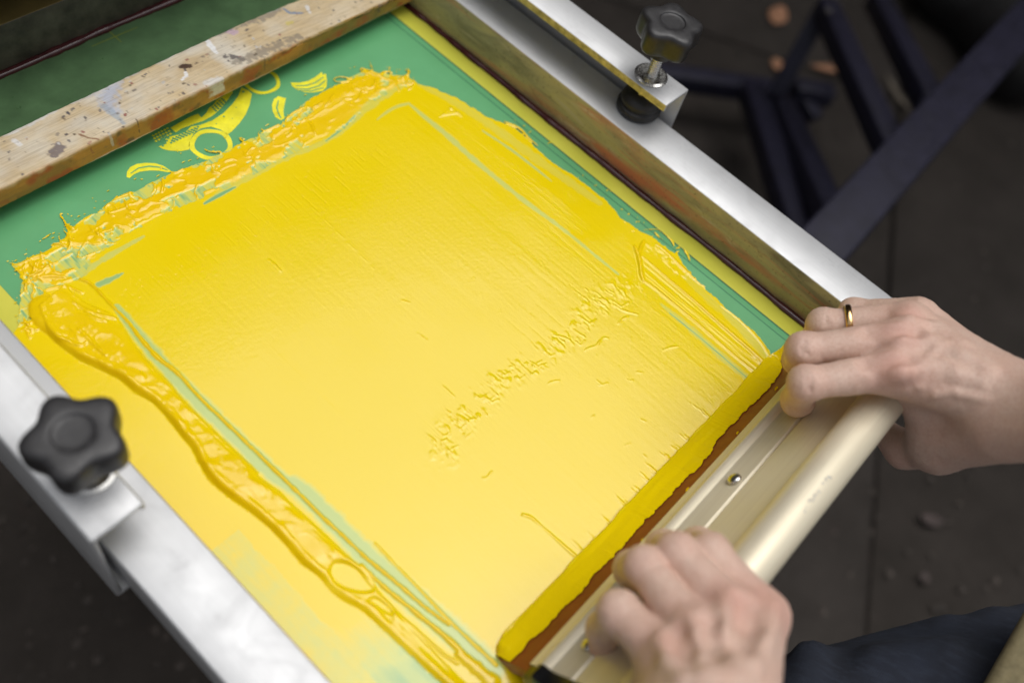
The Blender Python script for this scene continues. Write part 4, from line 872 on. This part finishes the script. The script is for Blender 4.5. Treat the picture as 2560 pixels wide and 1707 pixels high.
# ink carried on the blade
nu, nsn = 900, 34; us = np.linspace(SX0 + .0005, SX1 - .001, nu); tt = np.linspace(0, 1, nsn)
ed = 0.0300 + 0.0062 * fbm(us, us * 0, 0.05, 3, 121) + 0.0022 * fbm(us, us * 0, 0.012, 3, 122) + 0.0036 * np.clip(_vn(us / 0.007, us * 0, 123) - .15, 0, 1) + 0.0012 * fbm(us, us * 0, 0.004, 2, 129)
ed = (ed - 0.004 * sstep(0.36, 0.31, us)) * (0.22 + 0.78 * sstep(0.885, 0.835, us + 0.006 * fbm(us, us * 0, 0.01, 3, 131)))
low = -0.0055 + 0.0012 * fbm(us, us * 0, 0.03, 2, 132) + 0.0130 * sstep(0.850, 0.885, us) + 0.006 * sstep(0.332, SX0 + .002, us)
Sg = low[:, None] + (ed - low)[:, None] * tt[None]; Ug = np.repeat(us[:, None], nsn, 1)
base_n = np.where(Sg < 0.0, 0.0015 + Sg * (-0.9), 0.0015)
th = 0.0150 * (np.clip(1 - tt, 0, 1) ** 0.95 * np.clip(tt * 7, 0, 1) ** 0.6)[None] * (0.3 + 0.7 * sstep(0.0, 0.012, np.minimum(us - SX0, 0.9 - us)))[:, None] * (0.92 + 0.14 * fbm(Ug * .10, Sg, 0.010, 2, 125)) + 0.00016 * np.clip(fbm(Ug * .06, Sg, 0.0045, 2, 126), -.4, 1) * np.clip((1 - tt) * 6, 0, 1)[None]
ng = base_n + np.maximum(th, 0.0) + 0.0005
Pg = np.stack([Ug * H, (0.0485 - Sg * ct + ng * sn) * H, np.maximum((Sg * sn + ng * ct) * H, 0.0006)], -1).reshape(-1, 3)
ids = np.arange(nu * nsn).reshape(nu, nsn); F = np.stack([ids[:-1, :-1], ids[1:, :-1], ids[1:, 1:], ids[:-1, 1:]], -1).reshape(-1, 4)
mesh_obj('ink_smear', Pg, F[:, ::-1], M_INK, squeegee, smooth=True, attrs={'cover': np.ones(len(Pg)), 'thick': np.full(len(Pg), 0.12)})
fl = []
for _ in range(5):
    x = random.uniform(.36, .84); s = random.uniform(.044, .056); c = Vector(sq(x, s, 0.0015)); r = random.uniform(.0006, .0011)
    fl.append(([tuple(c + Vector((math.cos(a) * r * 1.8, math.sin(a) * r * ct, -math.sin(a) * r * sn * 0 + math.sin(a) * r * .4)) + Vector((0, sn, ct)) * h) for h in (0, .0006) for a in (0, 1.05, 2.1, 3.14, 4.19, 5.24)], [(6, 7, 8, 9, 10, 11)] + [(i, (i + 1) % 6, 6 + (i + 1) % 6, 6 + i) for i in range(6)]))
Vv, Ff = join(*fl); o = mesh_obj('ink_fleck', Vv, Ff, M_INK, squeegee, attrs={'cover': np.ones(len(Vv)), 'thick': np.full(len(Vv), .4)}); o['kind'] = 'stuff'

# ================================================================== PERSON (hands and forearms, jeans, ring)
def surface_nets(Fv, org, h):
    ins = Fv < 0
    n0, n1, n2 = Fv.shape
    corners = [(i, j, k) for i in (0, 1) for j in (0, 1) for k in (0, 1)]
    cnt = sum(ins[i:n0 - 1 + i, j:n1 - 1 + j, k:n2 - 1 + k].astype(np.int8) for i, j, k in corners)
    act = (cnt > 0) & (cnt < 8); ci = np.argwhere(act); idx = -np.ones(act.shape, np.int64); idx[act] = np.arange(len(ci))
    vals = np.stack([Fv[ci[:, 0] + i, ci[:, 1] + j, ci[:, 2] + k] for i, j, k in corners], 1)
    pos = np.zeros((len(ci), 3)); w = np.zeros(len(ci)); cc = np.array(corners, float)
    for a in range(8):
        for b in range(a + 1, 8):
            if np.abs(cc[a] - cc[b]).sum() != 1: continue
            va, vb = vals[:, a], vals[:, b]; m = (va < 0) != (vb < 0); t = np.where(m, va / np.where(m, va - vb, 1), 0)
            pos += np.where(m[:, None], cc[a] + t[:, None] * (cc[b] - cc[a]), 0); w += m
    pos /= w[:, None]; V = org + (ci + pos) * h; quads = []
    for ax_ in range(3):
        sl0 = [slice(None)] * 3; sl1 = [slice(None)] * 3; sl0[ax_] = slice(0, -1); sl1[ax_] = slice(1, None)
        a = ins[tuple(sl0)]; b = ins[tuple(sl1)]; ch = np.argwhere(a != b)
        o1, o2 = [q for q in range(3) if q != ax_]
        ch = ch[(ch[:, o1] > 0) & (ch[:, o2] > 0) & (ch[:, o1] < Fv.shape[o1] - 1) & (ch[:, o2] < Fv.shape[o2] - 1)]
        def cell(d1, d2): c = ch.copy(); c[:, o1] -= d1; c[:, o2] -= d2; return idx[c[:, 0], c[:, 1], c[:, 2]]
        q = np.stack([cell(1, 1), cell(0, 1), cell(0, 0), cell(1, 0)], 1); flip = ~a[ch[:, 0], ch[:, 1], ch[:, 2]]
        if ax_ == 1: flip = ~flip
        q[flip] = q[flip][:, ::-1]; quads.append(q)
    return V, np.vstack(quads)
class SDF:
    def __init__(s, lo, hi, h):
        s.h = h; s.o = np.array(lo, float); s.n = np.ceil((np.array(hi) - s.o) / h).astype(int) + 1
        s.ax = [s.o[i] + np.arange(s.n[i]) * h for i in range(3)]
    def blank(s): return np.full(tuple(s.n), 0.05, np.float32)
    def sub(s, lo, hi):
        r = []
        for i in range(3): r.append(slice(max(0, int((lo[i] - s.o[i]) / s.h)), max(0, min(s.n[i], int((hi[i] - s.o[i]) / s.h) + 2))))
        return tuple(r)
    def cone(s, Fv, a, b, ra, rb, k=0.0, cut=False, flat=None):
        a = np.array(a, float); b = np.array(b, float); m = max(ra, rb) + max(k, 0.002) * 2 + 0.006
        sl = s.sub(np.minimum(a, b) - m, np.maximum(a, b) + m)
        if min(q.stop - q.start for q in sl) <= 0: return
        x = s.ax[0][sl[0]][:, None, None].astype(np.float32); y = s.ax[1][sl[1]][None, :, None].astype(np.float32); z = s.ax[2][sl[2]][None, None, :].astype(np.float32)
        e = b - a; l2 = max(float(e @ e), 1e-12)
        t = np.clip(((x - a[0]) * e[0] + (y - a[1]) * e[1] + (z - a[2]) * e[2]) / l2, 0, 1)
        d = np.sqrt((x - a[0] - t * e[0]) ** 2 + (y - a[1] - t * e[1]) ** 2 + (z - a[2] - t * e[2]) ** 2) - (ra + t * (rb - ra))
        f = Fv[sl]
        if cut:
            hh = np.clip(0.5 - 0.5 * (f + d) / k, 0, 1); Fv[sl] = f * (1 - hh) + (-d) * hh + k * hh * (1 - hh)
        elif k <= 0: Fv[sl] = np.minimum(f, d)
        else:
            hh = np.clip(0.5 + 0.5 * (d - f) / k, 0, 1); Fv[sl] = d * (1 - hh) + f * hh - k * hh * (1 - hh)
def smin(a, b, k): hh = np.clip(0.5 + 0.5 * (b - a) / k, 0, 1); return b * (1 - hh) + a * hh - k * hh * (1 - hh)

def P3(q): return on(q[0], q[1], q[2])
def build_hand(fingers, thumb, palm, extra, creases, veins, h=0.0010):
    pts = []
    for f in list(fingers) + [thumb]: pts += [P3(q) for q in f]
    for a, b, ra, rb in palm: pts += [P3(a), P3(b)]
    pts = np.array(pts); g = SDF(pts.min(0) - 0.024, pts.max(0) + 0.024, h)
    FI = g.blank()
    for f in list(fingers):
        F1 = g.blank()
        for a, b in zip(f[:-1], f[1:]): g.cone(F1, P3(a), P3(b), a[3] * H, b[3] * H, 0.004)
        for j, q in enumerate(f[1:-1]):             # joint swelling on the knuckle
            c = P3(q); g.cone(F1, c, c, q[3] * H * 1.04, q[3] * H * 1.04, 0.004)
        FI = smin(FI, F1, 0.0008)
    PA = g.blank()
    for a, b, ra, rb in palm: g.cone(PA, P3(a), P3(b), ra * H, rb * H, 0.012)
    FT = g.blank()
    for a, b in zip(thumb[:-1], thumb[1:]): g.cone(FT, P3(a), P3(b), a[3] * H, b[3] * H, 0.006)
    B = smin(PA, FT, 0.009); B = smin(B, FI, 0.0065)
    for a, r, k in extra: c = P3(a); g.cone(B, c, c, r * H, r * H, k)
    camp = np.array([0, 0, H])
    def hit(px, py):                     # where the line of sight meets the skin
        d = ray(px, py); d = d / np.linalg.norm(d); t = np.arange(0.2, 0.62, 0.0005); Q = camp + t[:, None] * d
        I = np.round((Q - g.o) / h).astype(int); ok = ((I >= 0) & (I < g.n)).all(1); I = I[ok]; v = B[I[:, 0], I[:, 1], I[:, 2]]; w = np.argmax(v < 0)
        return (Q[ok][w], d) if (v < 0).any() else None
    todo = []
    for L, rad, out, k in veins:
        hs = [hit(*p) for p in L]; hs = [q for q in hs if q is not None]
        todo.append(([q[0] + q[1] * (abs(rad) - abs(out)) if out > 0 else q[0] - q[1] * (rad - abs(out)) for q in hs], rad, out, k))
    for C_, rad, out, k in todo:
        for p_, q_ in zip(C_[:-1], C_[1:]): g.cone(B, p_, q_, rad, rad, k, cut=out < 0)
    return surface_nets(B, g.o, h)
def red_attr(V, spots):
    a = np.zeros(len(V))
    for q, r, s in spots:
        d = np.linalg.norm(V - P3(q), axis=1); a = np.maximum(a, s * np.exp(-(d / (r * H)) ** 2))
    return a
# ---- right hand
iM, iP, iD, iT = (2238, 925, 0.220, .0225), (2015, 958, 0.196, .0176), (1994, 1000, 0.126, .0165), (1996, 1022, 0.089, .0140)
mM, mP, mD, mT = (2245, 850, 0.220, .0225), (2008, 876, 0.188, .0180), (1995, 900, 0.117, .0165), (2008, 930, 0.085, .0145)
rM, rP, rD, rT = (2268, 800, 0.208, .0215), (2058, 812, 0.169, .0175), (2044, 838, 0.109, .0155), (2060, 868, 0.079, .0135)
pM, pP, pD, pT = (2294, 782, 0.190, .0190), (2134, 780, 0.144, .0150), (2112, 802, 0.101, .0135), (2124, 826, 0.075, .0120)
thR = [(2455, 1085, 0.188, .030), (2345, 1122, 0.126, .0255), (2262, 1122, 0.085, .0215), (2212, 1082, 0.069, .0175)]
WR = (2530, 1012, 0.243)
palmR = [((2238, 930, 0.216), WR, .027, .033), ((2250, 862, 0.214), (2520, 985, 0.243), .026, .031), ((2275, 815, 0.200), (2500, 965, 0.233), .025, .029), ((2300, 795, 0.177), (2490, 955, 0.218), .022, .027),
         ((2290, 965, 0.188), (2345, 1085, 0.140), .026, .027), ((2345, 1100, 0.140), (2500, 1070, 0.218), .028, .034), ((2270, 880, 0.174), (2440, 1000, 0.188), .030, .030),
         (WR, (2700, 1030, 0.298), .036, .043), ((2520, 1060, 0.228), (2700, 1060, 0.288), .033, .042)]
extraR = [((2236, 922, 0.234), .0155, .006), ((2244, 848, 0.234), .0150, .006), ((2268, 798, 0.220), .0140, .006), ((2294, 782, 0.200), .0120, .006)]
cR = crop(3.136, 1860, 700); cL = crop(3.092, 1240, 1200)
veinsR = [(cR([(1230, 720), (1420, 690), (1650, 740), (1850, 800)]), .0040, 0.00043, .005), (cR([(1230, 480), (1450, 500), (1700, 610), (1900, 720)]), .0038, 0.00043, .005), (cR([(1300, 330), (1500, 390), (1700, 510)]), .0034, 0.00037, .005),
          (cR([(1370, 830), (1390, 720), (1440, 620), (1500, 545), (1600, 500)]), .0018, 0.00037, .0025), (cR([(1440, 620), (1560, 660), (1700, 700)]), .0016, 0.00031, .0025), (cR([(1500, 545), (1440, 460), (1400, 420)]), .0016, 0.00031, .0025), (cR([(1500, 900), (1650, 880), (1900, 940)]), .0018, 0.00031, .003),
          (cR([(960, 640), (1120, 610), (1300, 600)]), .0030, -0.00043, .005), (cR([(980, 400), (1150, 380), (1350, 400)]), .0028, -0.00037, .005)]
for x_, y_, hh_ in ((470, 530, 60), (500, 820, 60), (640, 320, 36)):
    for o_ in (-22, 2, 26): veinsR.append((cR([(x_ + o_ + 5, y_ - hh_), (x_ + o_, y_), (x_ + o_ + 4, y_ + hh_)]), .0006, -.00022, .0006))
crR = []
VR, FR = build_hand([[iM, iP, iD, iT], [mM, mP, mD, mT], [rM, rP, rD, rT], [pM, pP, pD, pT]], thR, palmR, extraR, crR, veinsR)
spotsR = [((2236, 922, 0.238), .030, .5), ((2244, 846, 0.238), .026, .5), ((2268, 798, 0.228), .022, .5), (iP, .020, .25), (mP, .020, .25), (iT, .018, .45), (thR[2], .03, .3)]
# ---- left hand
jM, jP, jD, jT = (1900, 1535, 0.210, .0225), (1775, 1382, 0.203, .0172), (1745, 1362, 0.133, .0165), (1745, 1380, 0.097, .0145)
nM, nP, nD, nT = (1822, 1530, 0.224, .0225), (1692, 1384, 0.206, .0176), (1660, 1370, 0.133, .0165), (1665, 1395, 0.095, .0145)
oM, oP, oD, oT = (1732, 1580, 0.228, .0220), (1610, 1416, 0.200, .0172), (1580, 1420, 0.130, .0160), (1588, 1450, 0.093, .0140)
qM, qP, qD, qT = (1662, 1640, 0.222, .0215), (1546, 1530, 0.198, .0180), (1512, 1570, 0.133, .0155), (1502, 1632, 0.091, .0125)
thL = [(1830, 1800, 0.188, .030), (1880, 1690, 0.133, .025), (1890, 1590, 0.099, .021), (1870, 1520, 0.079, .017)]
WL = (1735, 2010, 0.308)
palmL = [((1898, 1545, 0.208), (1790, 1990, 0.308), .026, .034), ((1820, 1545, 0.218), (1760, 2000, 0.313), .026, .033), ((1740, 1595, 0.222), (1720, 2000, 0.308), .026, .031), ((1675, 1660, 0.214), (1690, 1990, 0.298), .024, .030),
         ((1660, 1720, 0.188), (1720, 1950, 0.258), .028, .030), ((1830, 1600, 0.174), (1820, 1850, 0.228), .030, .032), (WL, (1780, 2500, 0.418), .037, .045)]
extraL = [((1905, 1530, 0.222), .0150, .006), ((1822, 1522, 0.237), .0150, .006), ((1732, 1572, 0.241), .0150, .006), ((1662, 1634, 0.234), .0135, .006)]
veinsL = [(cL([(1800, 970), (1740, 1200), (1710, 1400), (1690, 1560)]), .0042, 0.00040, .005), (cL([(2130, 1010), (2060, 1250), (1960, 1450), (1880, 1568)]), .0040, 0.00036, .005), (cL([(1540, 1160), (1560, 1350), (1600, 1560)]), .0038, 0.00031, .005), (cL([(1300, 1260), (1360, 1420), (1450, 1568)]), .0034, 0.00027, .005),
          (cL([(1960, 1230), (1900, 1310), (1850, 1390), (1860, 1500)]), .0022, 0.00040, .003), (cL([(1640, 1250), (1660, 1400), (1780, 1500)]), .0018, 0.00027, .003),
          (cL([(1660, 1080), (1690, 1200), (1680, 1350)]), .0040, -0.00045, .006), (cL([(1940, 900), (1950, 1080), (1900, 1250)]), .0040, -0.00045, .006), (cL([(1400, 1150), (1440, 1260), (1480, 1380)]), .0036, -0.00036, .006)]
VL, FL = build_hand([[jM, jP, jD, jT], [nM, nP, nD, nT], [oM, oP, oD, oT], [qM, qP, qD, qT]], thL, palmL, extraL, [], veinsL)
spotsL = [((1905, 1530, 0.228), .028, .7), ((1822, 1522, 0.238), .026, .6), ((1732, 1572, 0.238), .026, .4), ((1662, 1634, 0.238), .024, .4), (qT, .02, .4), (nP, .02, .3), (oP, .02, .3)]
ctr_p = on(2700, 1500, 0.1)
person = empty('person', (float(ctr_p[0]), float(ctr_p[1]), GZ), 'person in dark jeans pulling the squeegee with both bare hands', 'person')
Vp = np.vstack([VR, VL]); Fp = np.vstack([FR, FL + len(VR)])
def relief(V):
    a_ = fbm(V[:, 0] + V[:, 2] * .6, V[:, 1] - V[:, 2] * .5, 0.0045, 3, 201) * 0.00022 + fbm(V[:, 0] - V[:, 2] * .4, V[:, 1] + V[:, 2] * .7, 0.014, 3, 202) * 0.0006
    return a_
red = np.r_[red_attr(VR, spotsR), red_attr(VL, spotsL)]; pale = np.zeros(len(Vp))
tri = Vp[Fp]; fn = np.cross(tri[:, 1] - tri[:, 0], tri[:, 2] - tri[:, 0]); vn = np.zeros_like(Vp)
for k_ in range(4): np.add.at(vn, Fp[:, k_], fn)
vn /= np.linalg.norm(vn, axis=1)[:, None] + 1e-12; Vp = Vp + vn * relief(Vp)[:, None]
body_o = mesh_obj('body', Vp, Fp, M_SKIN, person, smooth=True, attrs={'red': red, 'pale': pale})
sm = body_o.modifiers.new('smooth', 'SMOOTH'); sm.factor = 0.4; sm.iterations = 1
# nail of the right index finger
tc = P3(iT[:3]); nl = on(1972, 985, iT[2] + .03); nd = (nl - tc); nd /= np.linalg.norm(nd); fa = P3(iD[:3]) - tc; fa /= np.linalg.norm(fa); nd -= fa * (nd @ fa); nd /= np.linalg.norm(nd); ns_ = np.cross(fa, nd)
V, F = lathe([(0.05, 1.0), (0.5, .87), (0.8, .6), (1.0, 0.0), (0.8, -.6)], 20)
V = [tuple(tc + fa * (.0045 + y_ * .0056) + ns_ * x_ * .0046 + nd * (iT[3] * H * .90 + z_ * .0007 - x_ * x_ * .0014)) for x_, y_, z_ in V]
M_NAIL = simple('nail', (0.66, 0.46, 0.38), 0.3, 0, 200, 0.08); mesh_obj('fingernail', V, F, M_NAIL, person, smooth=True)
# ring on the ring finger
a = P3(rM[:3]); b = P3(rP[:3]); d = Vector(b - a).normalized(); t = 0.70; c = Vector(a + (b - a) * t); rr = (rM[3] + (rP[3] - rM[3]) * t) * H + 0.0004
u1 = d.orthogonal().normalized(); u2 = d.cross(u1); V = []; F = []
for i in range(64):
    an = 2 * math.pi * i / 64; o = u1 * math.cos(an) + u2 * math.sin(an)
    for (w, q) in ((-.0019, 0), (-.0017, .0010), (-.0008, .0014), (.0008, .0014), (.0017, .0010), (.0019, 0)): V.append(tuple(c + o * (rr + q) + d * w))
for i in range(64):
    j = (i + 1) % 64
    for k in range(5): F.append((i * 6 + k, i * 6 + k + 1, j * 6 + k + 1, j * 6 + k))
M_RING = simple('gold', (0.83, 0.56, 0.26), 0.16, 1.0, 200, 0.05)
mesh_obj('ring', V, F, M_RING, person, smooth=True)
# jeans
g = SDF(np.minimum.reduce([on(2760, 1850, -.10), on(1900, 1965, -.28)]) - 0.13, np.maximum.reduce([on(2760, 1850, -.10), on(1900, 1965, -.28)]) + 0.13, 0.005)
B = g.blank(); A1 = on(2760, 1850, -.10); A2 = on(1900, 1965, -.28)
g.cone(B, A1, A2, 0.085, 0.074, 0.02)
for i in range(14):
    f = random.uniform(.1, .75); an = random.uniform(0.2, 2.6); c = A1 + (A2 - A1) * f; d = np.array([.02, .074 * math.cos(an), .074 * math.sin(an)]); c2_ = A1 + (A2 - A1) * (f + random.uniform(.08, .2)); an2 = an + random.uniform(-.5, .5)
    g.cone(B, c + d, c2_ + np.array([.02, .070 * math.cos(an2), .070 * math.sin(an2)]), .012, .007, 0.012)
V, F = surface_nets(B, g.o, 0.005); mesh_obj('jeans', V, F, M_DENIM, person, smooth=True)
M_KHAKI = simple('khaki_cloth', (0.20, 0.165, 0.085), 0.85, 0, 200, 0.2, 0.0003)
a = Vector(on(2560, 1800, .02)); b = Vector(on(2660, 1620, .06)); V, F = bar_vf(a - (b - a) * .5, b + (b - a), 0.05, 0.012, up=(-.3, .1, 1))
o = mesh_obj('jacket_hem', V, F, M_KHAKI, person); bevel(o, 0.005, 3)

# ================================================================== BACKGROUND THINGS
M_BLUE = simple('dark_blue_paint', (0.0115, 0.0108, 0.0235), 0.55, 0, 40, 0.3, 0, 0.35)
stand = empty('metal_stand', tuple(on(2050, 350, GZ / H)), 'dark blue steel folding stand of square tubes standing behind the press', 'stand')
def beam(p, q, w, lab=None):
    V, F = bar_vf(on(*p), on(*q), w, w); o = mesh_obj('tube', V, F, M_BLUE, stand); bevel(o, 0.003, 2); return o
beam((1500, 168, -1.70), (1960, 235, -1.70), 0.042); beam((1878, 228, -1.64), (2010, 640, -1.30), 0.046); beam((1950, 262, -1.60), (2100, 600, -1.15), 0.044)
beam((2066, 10, -1.2), (1938, 240, -1.55), 0.036); beam((2062, 20, -1.2), (2235, 400, -1.0), 0.040); beam((2190, 0, -1.3), (2325, 262, -1.05), 0.040)
beam((2580, 40, -.75), (1930, 760, -.62), 0.060); beam((1985, 225, -1.66), (2078, 240, -1.66), 0.040); beam((2040, 300, -1.72), (1985, 215, -1.68), 0.03)
def bolt(p, w):
    c = Vector(on(*p)); V, F = lathe([(w * .2, 0), (w, 0), (w, w * .5), (w * .7, w * .8), (w * .1, w * .85)], 6, tuple(c)); mesh_obj('bolt', V, F, simple('bolt_steel', (.12, .11, .11), .4, .6), stand)
bolt((1895, 262, -1.58), .009); bolt((1960, 285, -1.53), .009); bolt((2070, 30, -1.12), .008); bolt((2005, 345, -1.45), .008)
M_BAG = simple('black_cloth', (0.010, 0.009, 0.009), 0.7, 0, 30, 0.3)
g = SDF(on(2480, 40, -1.7) - .25, on(2480, 40, -1.7) + .25, 0.012); B = g.blank()
for (x, y, z, r) in ((2440, -10, -1.75, .10), (2520, 60, -1.72, .12), (2570, 140, -1.7, .11), (2380, -60, -1.7, .10)): c = on(x, y, z); g.cone(B, c, c, r, r, .06)
V, F = surface_nets(B, g.o, .012); bag = mesh_obj('bag', V, F, M_BAG, None, smooth=True); tag(bag, 'slumped black bag on the dark paving behind the blue stand', 'bag')
leaf_cols = {'tan': simple('leaf_tan', (0.36, 0.18, 0.10), .7, 0, 120, .3), 'pale': simple('leaf_pale', (0.12, 0.10, 0.075), .7, 0, 120, .3), 'brown': simple('leaf_brown', (0.055, 0.040, 0.036), .8, 0, 120, .3)}
def leaf(px, py, L, w, ang, mat, label):
    c = on(px, py, GZ / H + 0.012); V = []; F = []; n = 8
    for i in range(n + 1):
        t = i / n; hw = w * math.sin(math.pi * min(1, t * .95 + .03)) ** .8 / 2; x = (t - .5) * L; z = .004 * (2 * t - 1) ** 2
        for k in (-1, 0, 1): V.append((c[0] + x * math.cos(ang) - k * hw * math.sin(ang), c[1] + x * math.sin(ang) + k * hw * math.cos(ang), c[2] + z + .003 * abs(k)))
    for i in range(n):
        for k in (0, 1): F.append((3 * i + k, 3 * i + k + 1, 3 * i + 3 + k + 1, 3 * i + 3 + k))
    o = mesh_obj('fallen_leaf', V, F, leaf_cols[mat], None, smooth=True); s = o.modifiers.new('s', 'SOLIDIFY'); s.thickness = .0008
    tag(o, label, 'leaf', 'dry leaves on the paving')
leaf(1944, 42, .085, .050, .3, 'tan', 'broad tan leaf on the dark paving right of the raised star knob')
leaf(1945, 166, .045, .035, 1.2, 'tan', 'small tan leaf beside the upright tube of the blue stand')
leaf(2086, 175, .13, .026, 2.4, 'tan', 'long narrow tan leaf between the two leaning tubes of the blue stand')
leaf(2240, 235, .12, .018, 1.0, 'pale', 'thin pale leaf stalk inside the frame of the blue stand')
leaf(2326, 1300, .045, .026, 2.2, 'brown', 'dull pinkish leaf lying on the paving right of the slab joint')
leaf(2310, 1445, .022, .018, .4, 'brown', 'little brown leaf on the paving just above the jeans')

# grit on the paving
V = []; F = []
for _ in range(420):
    px, py = random.uniform(1650, 2700), random.uniform(-60, 1750)
    if random.random() < .15: px, py = random.uniform(-50, 500), random.uniform(1200, 1750)
    c = on(px, py, GZ / H + 0.008); q = random.choice((.002, .003, .004, .006, .009)) ; o = len(V)
    for k in range(6): a = k * 1.047 + random.uniform(-.3, .3); V.append((c[0] + q * math.cos(a), c[1] + q * random.uniform(.5, 1) * math.sin(a), c[2]))
    V.append((c[0], c[1], c[2] + q * .2)); F += [(o + k, o + (k + 1) % 6, o + 6) for k in range(6)]
grit = mesh_obj('grit', V, F, simple('grit', (0.045, 0.036, 0.030), 0.9, 0, 25, 0.7)); tag(grit, kind='stuff'); grit['label'] = 'small pale grit scattered over the dark paving'; grit['category'] = 'grit'
